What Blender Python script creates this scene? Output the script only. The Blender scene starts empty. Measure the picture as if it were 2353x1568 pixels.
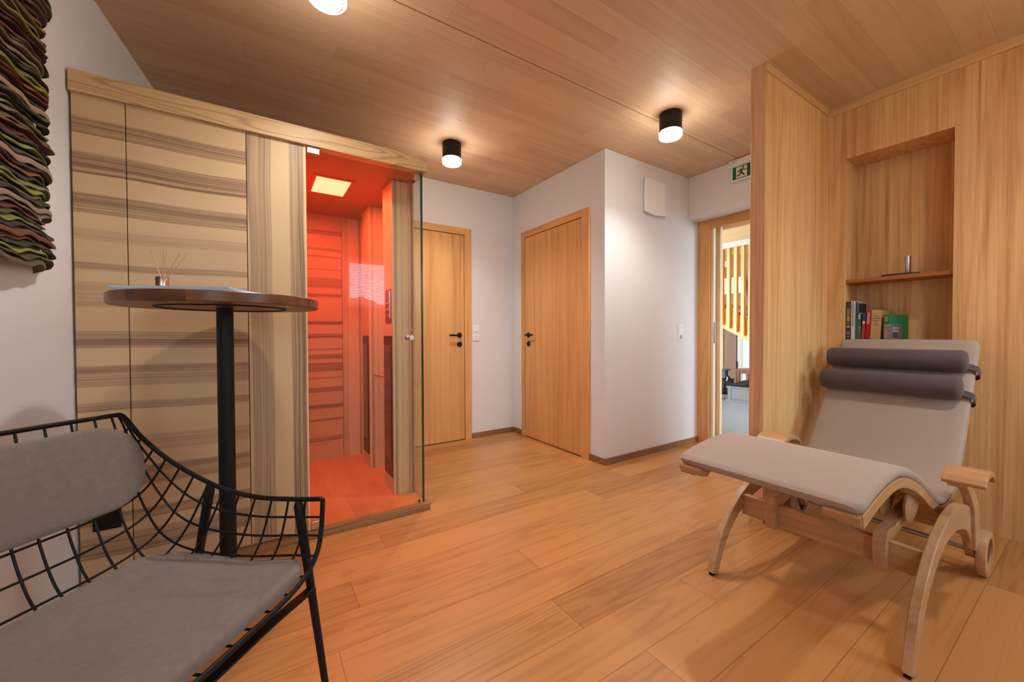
import bpy, bmesh, math, random
from mathutils import Vector, Matrix
random.seed(7)
sc = bpy.context.scene
COL = sc.collection
PI = math.pi

# ------------------------------------------------------------------ camera
F_PX, YAW, PITCH, ROLL, CAM_H = 904.49, .5763, .0162, -.0036, 1.05
_c, _s = math.cos(YAW), math.sin(YAW)
_F, _R, _U = Vector((_s, _c, 0)), Vector((_c, -_s, 0)), Vector((0, 0, 1))
_F2 = _F*math.cos(PITCH) - _U*math.sin(PITCH)
_U2 = _U*math.cos(PITCH) + _F*math.sin(PITCH)
_R3 = _R*math.cos(ROLL) + _U2*math.sin(ROLL)
_U3 = _U2*math.cos(ROLL) - _R*math.sin(ROLL)
cam = bpy.data.objects.new('camera', bpy.data.cameras.new('camera'))
COL.objects.link(cam)
cam.data.sensor_width = 36
cam.data.lens = F_PX/2353*36
cam.data.clip_start = .02
M = Matrix((_R3, _U3, -_F2)).transposed().to_4x4()
M.translation = (0, 0, CAM_H)
cam.matrix_world = M
sc.camera = cam

# ------------------------------------------------------------------ world, exposure
sc.view_settings.view_transform = 'Standard'
sc.view_settings.look = 'None'
sc.view_settings.gamma = 1
sc.view_settings.use_curve_mapping = False
sc.view_settings.exposure = -0.2
w = bpy.data.worlds.new('sky'); sc.world = w; w.use_nodes = True
wb = w.node_tree.nodes['Background']
wb.inputs[0].default_value = (.72, .86, 1, 1)
wb.inputs[1].default_value = 16.0
CEIL = 2.526

def area(name, loc, rot, size, sizey, energy, col, spread=PI):
    l = bpy.data.lights.new(name, 'AREA'); l.shape = 'RECTANGLE'
    l.size, l.size_y, l.energy, l.color, l.spread = size, sizey, energy, col, spread
    o = bpy.data.objects.new(name, l); COL.objects.link(o)
    o.location = loc; o.rotation_euler = rot
    return o
# added upward fill at two added windows behind the camera; daylight through the hall window
area('added_daylight_right', (2.72, -1.68, 1.6), (math.radians(-90-48), 0, 0), .72, 1.1, 22, (.78, .89, 1))
area('added_daylight_left', (-.50, -1.68, 1.6), (math.radians(-90-48), 0, 0), .70, 1.1, 20, (.78, .88, 1))
area('daylight_hall', (4.9, -.2, 1.35), (-PI/2, 0, 0), 2.0, 2.2, 120, (.76, .88, 1))

# ------------------------------------------------------------------ material helpers
def srgb(r, g, b):
    f = lambda v: (v/255/12.92) if v/255 <= .04045 else ((v/255+.055)/1.055)**2.4
    return (f(r), f(g), f(b), 1)

class NG:
    def __init__(s, name):
        s.m = bpy.data.materials.new(name); s.m.use_nodes = True
        s.t = s.m.node_tree; s.n = s.t.nodes; s.l = s.t.links
        s.b = s.n['Principled BSDF']
    def put(s, sock, v):
        if v is None: return
        if isinstance(v, bpy.types.NodeSocket): s.l.new(v, sock)
        else: sock.default_value = v
    def math(s, op, a, b=None, c=None, clamp=False):
        n = s.n.new('ShaderNodeMath'); n.operation = op; n.use_clamp = clamp
        s.put(n.inputs[0], a); s.put(n.inputs[1], b); s.put(n.inputs[2], c)
        return n.outputs[0]
    def xyz(s):
        tc = s.n.new('ShaderNodeTexCoord'); sp = s.n.new('ShaderNodeSeparateXYZ')
        s.l.new(tc.outputs['Object'], sp.inputs[0]); return sp.outputs
    def comb(s, x, y, z):
        n = s.n.new('ShaderNodeCombineXYZ')
        for i, v in enumerate((x, y, z)): s.put(n.inputs[i], v)
        return n.outputs[0]
    def noise(s, vec, scale=1, detail=2, rough=.5, dist=0):
        n = s.n.new('ShaderNodeTexNoise')
        s.put(n.inputs['Vector'], vec); n.inputs['Scale'].default_value = scale
        n.inputs['Detail'].default_value = detail; n.inputs['Roughness'].default_value = rough
        n.inputs['Distortion'].default_value = dist
        return n.outputs[0]
    def rnd(s, v):
        n = s.n.new('ShaderNodeTexWhiteNoise'); n.noise_dimensions = '1D'; s.put(n.inputs['W'], v)
        return n.outputs['Value']
    def mix(s, f, a, b, mode='MIX'):
        n = s.n.new('ShaderNodeMix'); n.data_type = 'RGBA'; n.blend_type = mode
        s.put(n.inputs[0], f); s.put(n.inputs[6], a); s.put(n.inputs[7], b)
        return n.outputs[2]
    def ss(s, v, lo, hi, a=0, b=1):
        n = s.n.new('ShaderNodeMapRange'); n.interpolation_type = 'SMOOTHSTEP'
        s.put(n.inputs[0], v)
        for i, q in enumerate((lo, hi, a, b)): n.inputs[i+1].default_value = q
        return n.outputs[0]
    def bump(s, h, strength=.2, dist=.002):
        n = s.n.new('ShaderNodeBump'); n.inputs['Strength'].default_value = strength
        n.inputs['Distance'].default_value = dist; s.l.new(h, n.inputs['Height'])
        s.l.new(n.outputs[0], s.b.inputs['Normal'])

_MATS = {}
def plain(name, col, rough=.5, metal=0, noise=0, nscale=30, bump=0, spec=.5, sheen=0):
    if name in _MATS: return _MATS[name]
    g = NG(name); b = g.b
    b.inputs['Base Color'].default_value = col
    b.inputs['Roughness'].default_value = rough; b.inputs['Metallic'].default_value = metal
    b.inputs['Specular IOR Level'].default_value = spec
    if sheen:
        b.inputs['Sheen Weight'].default_value = sheen
    if noise or bump:
        x = g.xyz(); v = g.comb(x[0], x[1], x[2])
        nz = g.noise(v, nscale, 4, .6)
        if noise:
            d = tuple(c*(1-noise) for c in col[:3])+(1,); l = tuple(min(1, c*(1+noise)) for c in col[:3])+(1,)
            g.put(b.inputs['Base Color'], g.mix(nz, d, l))
        if bump: g.bump(nz, bump, .003)
    _MATS[name] = g.m
    return g.m

AX = {'X': 0, 'Y': 1, 'Z': 2}
def wood(name, light, dark, along='X', across='Y', bw=.12, bl=1.5, gap=0.0, tone=.35, streak=.5,
         rings=.4, ringfreq=16, fine=.2, kv=14, rough=.42, knots=0.0, seam=None, spec=.4, seed=0.0, wavy=.5, bump=.05):
    """light / dark are srgb tuples; boards of width bw run along axis `along`."""
    g = NG(name); x = g.xyz()
    u, v = x[AX[along]], x[AX[across]]
    third = x[3-AX[along]-AX[across]]
    v = g.math('ADD', v, seed)
    q = g.math('DIVIDE', v, bw)
    bid = g.math('FLOOR', q); bf = g.math('FRACT', q)
    r1 = g.rnd(g.math('ADD', bid, 3.7+seed))
    uu = g.math('ADD', g.math('DIVIDE', u, bl if bl < 9 else 200), g.math('MULTIPLY', r1, 7.3) if bl < 9 else .5)
    seg = g.math('FLOOR', uu); sf = g.math('FRACT', uu)
    r2 = g.rnd(g.math('ADD', g.math('MULTIPLY', bid, 17.13), g.math('MULTIPLY', seg, 3.31)))
    off = g.math('MULTIPLY', r2, 37)
    # low-frequency field whose contour lines make cathedral grain
    fld = g.noise(g.comb(g.math('ADD', g.math('MULTIPLY', u, wavy), off), g.math('ADD', g.math('MULTIPLY', v, 7*wavy+3), off), g.math('MULTIPLY', third, 4)), 1, 2, .45)
    ring = g.math('ADD', g.math('MULTIPLY', g.math('SINE', g.math('MULTIPLY', fld, ringfreq*6.28)), .5), .5)
    ring = g.math('POWER', ring, 3.0)
    st = g.noise(g.comb(g.math('ADD', g.math('MULTIPLY', u, .7), off), g.math('MULTIPLY', v, kv), g.math('MULTIPLY', third, kv)), 1, 5, .62)
    fn = g.noise(g.comb(g.math('MULTIPLY', u, 4), g.math('MULTIPLY', v, 190), g.math('MULTIPLY', third, 190)), 1, 2, .5)
    f = g.math('MULTIPLY', g.ss(st, .35, .72), streak)
    f = g.math('ADD', f, g.math('MULTIPLY', ring, rings))
    f = g.math('ADD', f, g.math('MULTIPLY', g.math('SUBTRACT', fn, .5), fine))
    f = g.math('ADD', f, g.math('MULTIPLY', g.math('SUBTRACT', r2, .5), tone), clamp=True)
    col = g.mix(f, srgb(*light), srgb(*dark))
    if knots:
        vo = g.n.new('ShaderNodeTexVoronoi'); vo.inputs['Scale'].default_value = 1
        g.put(vo.inputs['Vector'], g.comb(g.math('MULTIPLY', u, 1.3), g.math('MULTIPLY', v, 3.4), g.math('MULTIPLY', third, 2)))
        k = g.ss(vo.outputs['Distance'], .018*knots, .05*knots, 1, 0)
        col = g.mix(g.math('MULTIPLY', k, .75), col, srgb(80, 45, 22))
    if gap:
        e = g.math('MINIMUM', bf, g.math('SUBTRACT', 1, bf))
        e2 = g.math('MINIMUM', sf, g.math('SUBTRACT', 1, sf))
        m1 = g.ss(e, .3*gap/bw, gap/bw, 1, 0); m2 = g.ss(e2, .3*gap/bl, gap/bl, 1, 0)
        mm = g.math('MULTIPLY', g.math('MAXIMUM', m1, m2), .55)
        col = g.mix(mm, col, srgb(*[int(c*.42) for c in dark]))
    if seam is not None:
        d = g.math('ABSOLUTE', g.math('SUBTRACT', g.math('SUBTRACT', v, seed), seam))
        col = g.mix(g.ss(d, .0012, .0035, .9, 0), col, srgb(60, 32, 15))
    g.put(g.b.inputs['Base Color'], col)
    g.b.inputs['Roughness'].default_value = rough
    g.b.inputs['Specular IOR Level'].default_value = spec
    if bump: g.bump(g.math('SUBTRACT', 1, f), bump, .002)
    _MATS[name] = g.m
    return g.m

def striped(name, light, dark, along='X', across='Z', period=.17, rough=.45, phase=0.0, duty=.35, slope=.012):
    """pale satin ash with brown heartwood bands made of fine dark lines"""
    g = NG(name); x = g.xyz()
    u, v = x[AX[along]], x[AX[across]]; t = x[3-AX[along]-AX[across]]
    v2 = g.math('ADD', v, g.math('MULTIPLY', g.noise(g.comb(g.math('MULTIPLY', u, .9), g.math('MULTIPLY', v, .8), t), 1, 1), slope*3))
    v2 = g.math('ADD', v2, phase)
    wob = g.noise(g.comb(g.math('MULTIPLY', u, .25), g.math('MULTIPLY', v2, 2.3), 3.1), 1, 1)
    s_ = g.math('SINE', g.math('ADD', g.math('MULTIPLY', v2, 6.283/period), g.math('MULTIPLY', wob, 5)))
    edge = g.noise(g.comb(g.math('MULTIPLY', u, .8), g.math('MULTIPLY', v2, 42), 1.7), 1, 4, .65)
    m = g.ss(g.math('ADD', s_, g.math('MULTIPLY', g.math('SUBTRACT', edge, .5), 1.5)), 1-2*duty-.12, 1-2*duty+.3)
    lines = g.noise(g.comb(g.math('MULTIPLY', u, .9), g.math('MULTIPLY', v2, 170), 9.2), 1, 3, .6)
    f = g.math('MULTIPLY', m, g.math('ADD', .42, g.math('MULTIPLY', g.ss(lines, .4, .65), .5)))
    fine = g.noise(g.comb(g.math('MULTIPLY', u, 2), g.math('MULTIPLY', v2, 120), 4.), 1, 2)
    f = g.math('ADD', f, g.math('MULTIPLY', g.math('SUBTRACT', fine, .45), .22), clamp=True)
    g.put(g.b.inputs['Base Color'], g.mix(f, srgb(*light), srgb(*dark)))
    g.b.inputs['Roughness'].default_value = rough
    _MATS[name] = g.m
    return g.m

def banded(name, light, dark, along, across, bands, warp=.02, rough=.45, wu=.8, wv=1.5):
    """pale satin ash with heartwood bands at given positions: (lo, hi, strength)"""
    g = NG(name); x = g.xyz()
    u, v = x[AX[along]], x[AX[across]]; t = x[3-AX[along]-AX[across]]
    n1 = g.noise(g.comb(g.math('MULTIPLY', u, wu), g.math('MULTIPLY', v, wv), 5.5), 1, 2)
    v2 = g.math('ADD', v, g.math('MULTIPLY', g.math('SUBTRACT', n1, .5), warp))
    edge = g.noise(g.comb(g.math('MULTIPLY', u, .9), g.math('MULTIPLY', v2, 60), 1.7), 1, 4, .65)
    v3 = g.math('ADD', v2, g.math('MULTIPLY', g.math('SUBTRACT', edge, .5), .012))
    m = None
    for lo, hi, s_ in bands:
        q = g.math('MULTIPLY', g.ss(v3, lo-.003, lo+.004), g.ss(v3, hi-.004, hi+.003, s_, 0))
        m = q if m is None else g.math('ADD', m, q)
    lines = g.noise(g.comb(g.math('MULTIPLY', u, .7), g.math('MULTIPLY', v2, 210), 9.2), 1, 3, .6)
    wide = g.noise(g.comb(g.math('MULTIPLY', u, .4), g.math('MULTIPLY', v2, 45), 2.2), 1, 2, .5)
    f = g.math('MULTIPLY', m, g.math('ADD', g.math('ADD', .30, g.math('MULTIPLY', g.ss(lines, .42, .62), .42)), g.math('MULTIPLY', g.ss(wide, .35, .65), .32)))
    fine = g.noise(g.comb(g.math('MULTIPLY', u, 2), g.math('MULTIPLY', v2, 130), 4.), 1, 2)
    big = g.noise(g.comb(g.math('MULTIPLY', u, .5), g.math('MULTIPLY', v2, 6), 7.), 1, 2)
    f = g.math('ADD', f, g.math('MULTIPLY', g.math('SUBTRACT', fine, .45), .14))
    f = g.math('ADD', f, g.math('MULTIPLY', g.math('SUBTRACT', big, .45), .35), clamp=True)
    g.put(g.b.inputs['Base Color'], g.mix(f, srgb(*light), srgb(*dark)))
    g.b.inputs['Roughness'].default_value = rough
    _MATS[name] = g.m
    return g.m

def emit(name, col, strength):
    g = NG(name); g.b.inputs['Base Color'].default_value = (.8, .8, .8, 1)
    g.b.inputs['Emission Color'].default_value = col; g.b.inputs['Emission Strength'].default_value = strength
    _MATS[name] = g.m; return g.m

def glassmat(name, tint, refl=.09):
    m = bpy.data.materials.new(name); m.use_nodes = True; t = m.node_tree; t.nodes.clear()
    o = t.nodes.new('ShaderNodeOutputMaterial'); tr = t.nodes.new('ShaderNodeBsdfTransparent')
    gl = t.nodes.new('ShaderNodeBsdfGlossy'); gl.inputs['Roughness'].default_value = 0
    tr.inputs[0].default_value = tint
    lw = t.nodes.new('ShaderNodeLayerWeight'); lw.inputs[0].default_value = .5
    p = t.nodes.new('ShaderNodeMath'); p.operation = 'POWER'; p.inputs[1].default_value = 5
    q = t.nodes.new('ShaderNodeMath'); q.operation = 'MULTIPLY_ADD'; q.inputs[1].default_value = 1-refl; q.inputs[2].default_value = refl
    mx = t.nodes.new('ShaderNodeMixShader')
    t.links.new(lw.outputs['Facing'], p.inputs[0]); t.links.new(p.outputs[0], q.inputs[0])
    t.links.new(q.outputs[0], mx.inputs[0]); t.links.new(tr.outputs[0], mx.inputs[1]); t.links.new(gl.outputs[0], mx.inputs[2])
    t.links.new(mx.outputs[0], o.inputs[0])
    _MATS[name] = m; return m

# ------------------------------------------------------------------ materials
PLASTER = plain('white_plaster', srgb(226, 226, 230), .75, noise=.02, nscale=3, bump=.12)
W_CEIL = wood('ceiling_spruce', (224, 193, 160), (188, 150, 116), 'X', 'Y', .115, 1.1, .0008, .40, .30, .16, 7, .12, 12, .5, knots=.9, seam=1.755, wavy=.35)
W_FLOOR = wood('oak_planks', (194, 138, 82), (120, 76, 40), 'X', 'Y', .185, 1.75, .0018, .50, .22, .24, 14, .24, 20, .33, knots=0, wavy=.42, seed=.083, bump=.08)
W_PINE = wood('pine_panelling', (236, 192, 134), (188, 130, 76), 'Z', 'Y', .135, 9, .0, .40, .55, .26, 9, .5, 34, .42, knots=.55, wavy=.28)
W_PINEX = wood('pine_panelling_across_x', (238, 196, 138), (192, 136, 80), 'Z', 'X', .13, 9, .0, .40, .5, .26, 9, .45, 34, .42, knots=.5, wavy=.28, seed=.05)
W_PINE_END = wood('pine_endgrain_edge', (228, 186, 146), (180, 132, 94), 'Z', 'Y', .5, 9, .0, .2, .55, .15, 9, .6, 60, .5)
W_TRIM = wood('pine_cornice', (226, 180, 124), (190, 136, 82), 'Y', 'Z', .2, 3, 0, .3, .35, .2, 8, .2, 20, .45)
W_DOORX = wood('door_veneer_x', (228, 172, 110), (192, 128, 70), 'Z', 'X', .145, 9, 0, .35, .42, .25, 8, .3, 22, .4, wavy=.22)
W_DOORY = wood('door_veneer_y', (228, 170, 108), (190, 124, 68), 'Z', 'Y', .145, 9, 0, .35, .42, .25, 8, .3, 22, .4, wavy=.22)
W_CASING = wood('door_casing', (228, 174, 112), (196, 134, 76), 'Z', 'X', .3, 9, 0, .2, .35, .3, 10, .3, 26, .42)
W_SKIRT = wood('skirting_oak', (150, 108, 78), (112, 76, 52), 'X', 'Z', .3, 1.3, 0, .3, .4, .2, 9, .2, 20, .5)
HB = [(1.853, 1.923, .85), (1.699, 1.782, .9), (1.548, 1.625, 1), (1.439, 1.487, .35), (1.321, 1.352, 1), (1.171, 1.274, .5), (1.004, 1.074, .9), (.841, .931, .75), (.742, .778, .95), (.56, .632, .4), (.417, .50, .7), (.281, .326, .8), (.15, .235, .8)]
W_ASH_H = banded('satin_ash_horizontal', (210, 176, 136), (120, 84, 64), 'X', 'Z', HB, warp=.085, wu=.9, wv=.9)
HB2 = [(1.85, 1.885, .9), (1.72, 1.74, .9), (1.66, 1.68, .5), (1.56, 1.575, .8), (1.42, 1.50, .7), (1.345, 1.375, .8), (1.13, 1.16, 1), (1.025, 1.06, .8), (.93, .945, .7), (.86, .90, .7), (.76, .83, .7), (.70, .715, .6), (.60, .635, 1), (.46, .50, .8), (.36, .38, .8), (.20, .24, .6)]
W_ASH_H2 = banded('satin_ash_horizontal_inner', (204, 164, 124), (76, 42, 34), 'X', 'Z', HB2, warp=.05, wu=1.2)
W_ASH_V = banded('satin_ash_vertical', (212, 180, 138), (114, 82, 64), 'Z', 'X', [(-.020, .074, .72), (.150, .212, 1)], warp=.05, wu=.75)
W_ASH_VC = banded('satin_ash_column', (214, 186, 146), (124, 92, 72), 'Z', 'X', [(.60, .64, .5), (.722, .742, 1), (.765, .775, .3)], warp=.035, wu=.8)
W_ASH_VY = banded('satin_ash_vertical_side', (212, 182, 142), (124, 88, 66), 'Z', 'Y', [(2.30, 2.36, .8), (2.56, 2.60, .7), (2.70, 2.78, .9), (2.86, 2.95, .9), (2.99, 3.03, .7), (3.25, 3.34, .8)], warp=.05)
W_BEAM = wood('ash_beam', (214, 180, 136), (170, 126, 82), 'X', 'Z', .3, 9, 0, .1, .2, .62, 16, .25, 12, .45, wavy=.75)
W_PLINTH = wood('plinth_wood', (165, 122, 84), (116, 80, 52), 'X', 'Z', .3, 9, 0, .2, .5, .4, 12, .3, 20, .45)
W_CABFLOOR = wood('cabin_floor_boards', (212, 142, 88), (184, 108, 60), 'Y', 'X', .075, .9, .0006, .5, .3, .1, 8, .2, 16, .4)
W_WALNUT = wood('walnut_top', (124, 76, 42), (70, 38, 20), 'X', 'Y', .11, .6, .0005, .6, .55, .4, 9, .3, 14, .35, wavy=.8)
W_BEECH = wood('beech', (194, 154, 112), (142, 102, 68), 'X', 'Z', .5, 9, 0, .15, .4, .2, 10, .3, 26, .38, wavy=.5)
W_BEECHY = wood('beech_across', (190, 146, 102), (140, 96, 60), 'Y', 'Z', .5, 9, 0, .15, .4, .2, 10, .3, 26, .38, wavy=.5)
W_SHELF = wood('shelf_wood', (176, 108, 54), (130, 74, 34), 'Y', 'X', .3, 9, 0, .1, .4, .2, 9, .2, 20, .45)
W_HALLP = wood('hall_pale_panel', (214, 190, 160), (186, 158, 128), 'Z', 'Y', .4, 9, 0, .2, .4, .1, 9, .3, 20, .5)
W_HALLB = wood('hall_brown_panel', (158, 118, 88), (128, 90, 64), 'Z', 'Y', .4, 9, 0, .2, .4, .1, 9, .3, 20, .5)
W_STAIR = wood('stair_spruce', (236, 176, 96), (206, 138, 62), 'Z', 'Y', .3, 9, 0, .15, .35, .3, 9, .2, 20, .4)
W_HALLC = wood('hall_ceiling_pine', (236, 200, 142), (214, 170, 108), 'Y', 'X', .16, 2, .0006, .3, .3, .2, 8, .1, 12, .5, knots=1.2)
BLACK = plain('black_powder_coat', (.006, .006, .007, 1), .5, spec=.25)
BLACKM = plain('matt_black', (.006, .006, .007, 1), .55, spec=.3)
STEEL = plain('brushed_steel', (.62, .62, .63, 1), .28, 1)
CHROME = plain('chrome', (.75, .75, .76, 1), .12, 1)
WHITEP = plain('white_plastic', srgb(238, 239, 240), .35)
F_TAUPE = plain('taupe_upholstery', srgb(164, 148, 136), .8, noise=.05, nscale=300, bump=.03, sheen=.1)
F_ROLL = plain('grey_brown_bolster', srgb(84, 72, 74), .85, noise=.06, nscale=400, bump=.03, sheen=.1)
F_GREY = plain('grey_wool_felt', srgb(124, 112, 104), .95, noise=.22, nscale=60, bump=.25, sheen=.2)
GLASS = glassmat('clear_glass', (.97, .985, .975, 1), .036)
GLASSEDGE = plain('green_glass_edge', (.01, .055, .045, 1), .1)
PANE = glassmat('window_glass', (.97, .98, .98, 1), .04)

# ------------------------------------------------------------------ geometry helpers
def link(name, bm_or_me, mat, parent=None, smooth=35, bevel=0, seg=2, subsurf=0):
    if isinstance(bm_or_me, bmesh.types.BMesh):
        me = bpy.data.meshes.new(name)
        bmesh.ops.recalc_face_normals(bm_or_me, faces=bm_or_me.faces)
        bm_or_me.to_mesh(me); bm_or_me.free()
    else: me = bm_or_me
    if mat is not None:
        for m_ in (mat if isinstance(mat, (list, tuple)) else [mat]): me.materials.append(m_)
    if smooth:
        for p in me.polygons: p.use_smooth = True
        me.set_sharp_from_angle(angle=math.radians(smooth))
    o = bpy.data.objects.new(name, me); COL.objects.link(o)
    if bevel:
        b = o.modifiers.new('bevel', 'BEVEL'); b.width = bevel; b.segments = seg; b.limit_method = 'ANGLE'; b.angle_limit = math.radians(40)
    if subsurf:
        s = o.modifiers.new('sub', 'SUBSURF'); s.levels = s.render_levels = subsurf
    if parent: adopt(o, parent)
    return o
def adopt(o, parent):
    o.parent = parent
    o.matrix_parent_inverse = world_of(parent).inverted()
def world_of(o):
    m = o.matrix_basis.copy()
    if o.parent: m = world_of(o.parent) @ o.matrix_parent_inverse @ m
    return m
def thing(name, label, cat, loc=(0, 0, 0), group=None):
    o = bpy.data.objects.new(name, None); COL.objects.link(o); o.location = loc
    o.empty_display_size = .05
    o['label'] = label; o['category'] = cat
    if group: o['group'] = group
    return o
def tag(o, label, cat, group=None, kind=None):
    o['label'] = label; o['category'] = cat
    if group: o['group'] = group
    if kind: o['kind'] = kind
    return o
def struct(o, label=None):
    o['kind'] = 'structure'
    if label: o['label'] = label; o['category'] = o.name.split('_')[0]
    return o

def box(bm, x0, x1, y0, y1, z0, z1, m=None):
    vs = [bm.verts.new(v) for v in ((x0, y0, z0), (x1, y0, z0), (x1, y1, z0), (x0, y1, z0), (x0, y0, z1), (x1, y0, z1), (x1, y1, z1), (x0, y1, z1))]
    if m is not None:
        for v in vs: v.co = m @ v.co
    fs = [bm.faces.new([vs[i] for i in q]) for q in ((0, 3, 2, 1), (4, 5, 6, 7), (0, 1, 5, 4), (1, 2, 6, 5), (2, 3, 7, 6), (3, 0, 4, 7))]
    return fs
def mbox(name, dims, mat, parent=None, bevel=.0015, m=None):
    bm = bmesh.new(); box(bm, *dims, m=m)
    return link(name, bm, mat, parent, bevel=bevel)
def tube(bm, pts, r, n=10, cap=True, closed=False):
    """tube along a polyline; r is a radius or list of radii"""
    pts = [Vector(p) for p in pts]
    rr = r if isinstance(r, (list, tuple)) else [r]*len(pts)
    N = len(pts); rings = []; prev = None
    for i, p in enumerate(pts):
        a = pts[(i-1) % N] if (i > 0 or closed) else pts[i]
        b = pts[(i+1) % N] if (i < N-1 or closed) else pts[i]
        t = (b-a).normalized()
        if prev is None:
            up = Vector((0, 0, 1)) if abs(t.z) < .9 else Vector((1, 0, 0))
            nrm = t.cross(up).normalized()
        else:
            nrm = (prev - t*prev.dot(t)).normalized()
        prev = nrm; bn = t.cross(nrm)
        rings.append([bm.verts.new(p + (nrm*math.cos(2*PI*k/n) + bn*math.sin(2*PI*k/n))*rr[i]) for k in range(n)])
    for i in range(N if closed else N-1):
        A, B = rings[i], rings[(i+1) % N]
        for k in range(n): bm.faces.new((A[k], A[(k+1) % n], B[(k+1) % n], B[k]))
    if cap and not closed:
        bm.faces.new(rings[0][::-1]); bm.faces.new(rings[-1])
def smoothpath(pts, k=6):
    P = [Vector(p) for p in pts]; out = []
    for i in range(len(P)-1):
        p0 = P[max(i-1, 0)]; p1 = P[i]; p2 = P[i+1]; p3 = P[min(i+2, len(P)-1)]
        for j in range(k):
            t = j/k
            out.append(.5*((2*p1)+(-p0+p2)*t+(2*p0-5*p1+4*p2-p3)*t*t+(-p0+3*p1-3*p2+p3)*t**3))
    out.append(P[-1]); return out
def lathe(bm, prof, c, n=40, axis='Z', cap=True):
    """prof: (r, h) list along axis from point c"""
    c = Vector(c); rings = []
    for r, h in prof:
        ring = []
        for k in range(n):
            a = 2*PI*k/n
            if axis == 'Z': v = Vector((r*math.cos(a), r*math.sin(a), h))
            elif axis == 'Y': v = Vector((r*math.cos(a), h, r*math.sin(a)))
            else: v = Vector((h, r*math.cos(a), r*math.sin(a)))
            ring.append(bm.verts.new(c+v))
        rings.append(ring)
    for A, B in zip(rings, rings[1:]):
        for k in range(n): bm.faces.new((A[k], A[(k+1) % n], B[(k+1) % n], B[k]))
    if cap: bm.faces.new(rings[0][::-1]); bm.faces.new(rings[-1])
def mlathe(name, prof, c, mat, parent=None, n=40, axis='Z', cap=True):
    bm = bmesh.new(); lathe(bm, prof, c, n, axis, cap); return link(name, bm, mat, parent)
def prism(bm, poly, y0, y1, plane='XZ'):
    """extrude a 2D polygon given in `plane` between two values of the remaining axis"""
    def mk(a, b, t):
        return {'XZ': (a, t, b), 'YZ': (t, a, b), 'XY': (a, b, t)}[plane]
    A = [bm.verts.new(mk(a, b, y0)) for a, b in poly]; B = [bm.verts.new(mk(a, b, y1)) for a, b in poly]
    bm.faces.new(A); bm.faces.new(B[::-1])
    n = len(poly)
    for i in range(n): bm.faces.new((A[i], B[i], B[(i+1) % n], A[(i+1) % n]))
def band(path, w):
    """polygon following a 2D centre line; w = half widths"""
    L, R_ = [], []
    for i, p in enumerate(path):
        a = Vector(path[max(i-1, 0)]); b = Vector(path[min(i+1, len(path)-1)])
        t = (b-a).normalized(); n = Vector((-t.y, t.x)); ww = w[i] if isinstance(w, (list, tuple)) else w
        L.append(tuple(Vector(p)+n*ww)); R_.append(tuple(Vector(p)-n*ww))
    return L + R_[::-1]
def spl2(pts, k=6): return [(p.x, p.y) for p in smoothpath([(a, b, 0) for a, b in pts], k)]
def interp(vals, n):
    """resample list of floats linearly to n values"""
    out = []
    for i in range(n):
        t = i/(n-1)*(len(vals)-1); j = min(int(t), len(vals)-2); out.append(vals[j]*(1-(t-j))+vals[j+1]*(t-j))
    return out
def strip(bm, path, y0, y1, thick, plane='XZ', edge=0):
    """solid sheet: 2D path offset by thick on its left side, between y0 and y1"""
    poly = []
    up, lo = [], []
    for i, p in enumerate(path):
        a = Vector(path[max(i-1, 0)]); b = Vector(path[min(i+1, len(path)-1)])
        t = (b-a).normalized(); n = Vector((-t.y, t.x)); th = thick[i] if isinstance(thick, (list, tuple)) else thick
        up.append(Vector(p)); lo.append(Vector(p)-n*th)
    n_ = len(path)
    def mk(q, t): return {'XZ': (q.x, t, q.y), 'YZ': (t, q.x, q.y)}[plane]
    V = [[bm.verts.new(mk(up[i], y0)), bm.verts.new(mk(up[i], y1)), bm.verts.new(mk(lo[i], y1)), bm.verts.new(mk(lo[i], y0))] for i in range(n_)]
    for i in range(n_-1):
        for k in range(4): bm.faces.new((V[i][k], V[i][(k+1) % 4], V[i+1][(k+1) % 4], V[i+1][k]))
    bm.faces.new(V[0][::-1]); bm.faces.new(V[-1])
def text(s, size, mat, parent, loc, rot, name='lettering', extrude=.0003, align='CENTER', spacing=1.0):
    cu = bpy.data.curves.new('t', 'FONT'); cu.body = s; cu.size = size; cu.extrude = extrude
    cu.align_x = align; cu.align_y = 'CENTER'; cu.space_character = spacing
    tmp = bpy.data.objects.new('t', cu); COL.objects.link(tmp)
    bpy.context.view_layer.update()
    me = bpy.data.meshes.new_from_object(tmp)
    bpy.data.objects.remove(tmp); me.materials.clear(); me.materials.append(mat); me.name = name
    o = bpy.data.objects.new(name, me); COL.objects.link(o)
    mw = Matrix.Translation(loc) @ rot.to_4x4()
    o.matrix_basis = mw
    if parent: adopt(o, parent)
    return o
def copy_tree(o, parent=None, kids=None):
    c = o.copy(); COL.objects.link(c); c.parent = parent
    for ch in [q for q in bpy.data.objects if q.parent == o]: copy_tree(ch, c)
    return c
# orientation for text lying on a wall that faces -x (reads left to right towards -y)
ROT_NX = Matrix(((0, 0, -1), (-1, 0, 0), (0, 1, 0)))
ROT_NY = Matrix(((1, 0, 0), (0, 0, -1), (0, 1, 0)))

# ================================================================== THE SETTING
X1, Y1, Y2, X2, X3, XN, YS, XS, YS2 = 2.334, 3.5605, 2.2299, 3.450, 3.627, 3.197, 1.060, 2.340, 1.136
YB = -1.75                       # wall behind the camera
lx = lambda y: -.60 + .123*(y-2.3)

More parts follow.
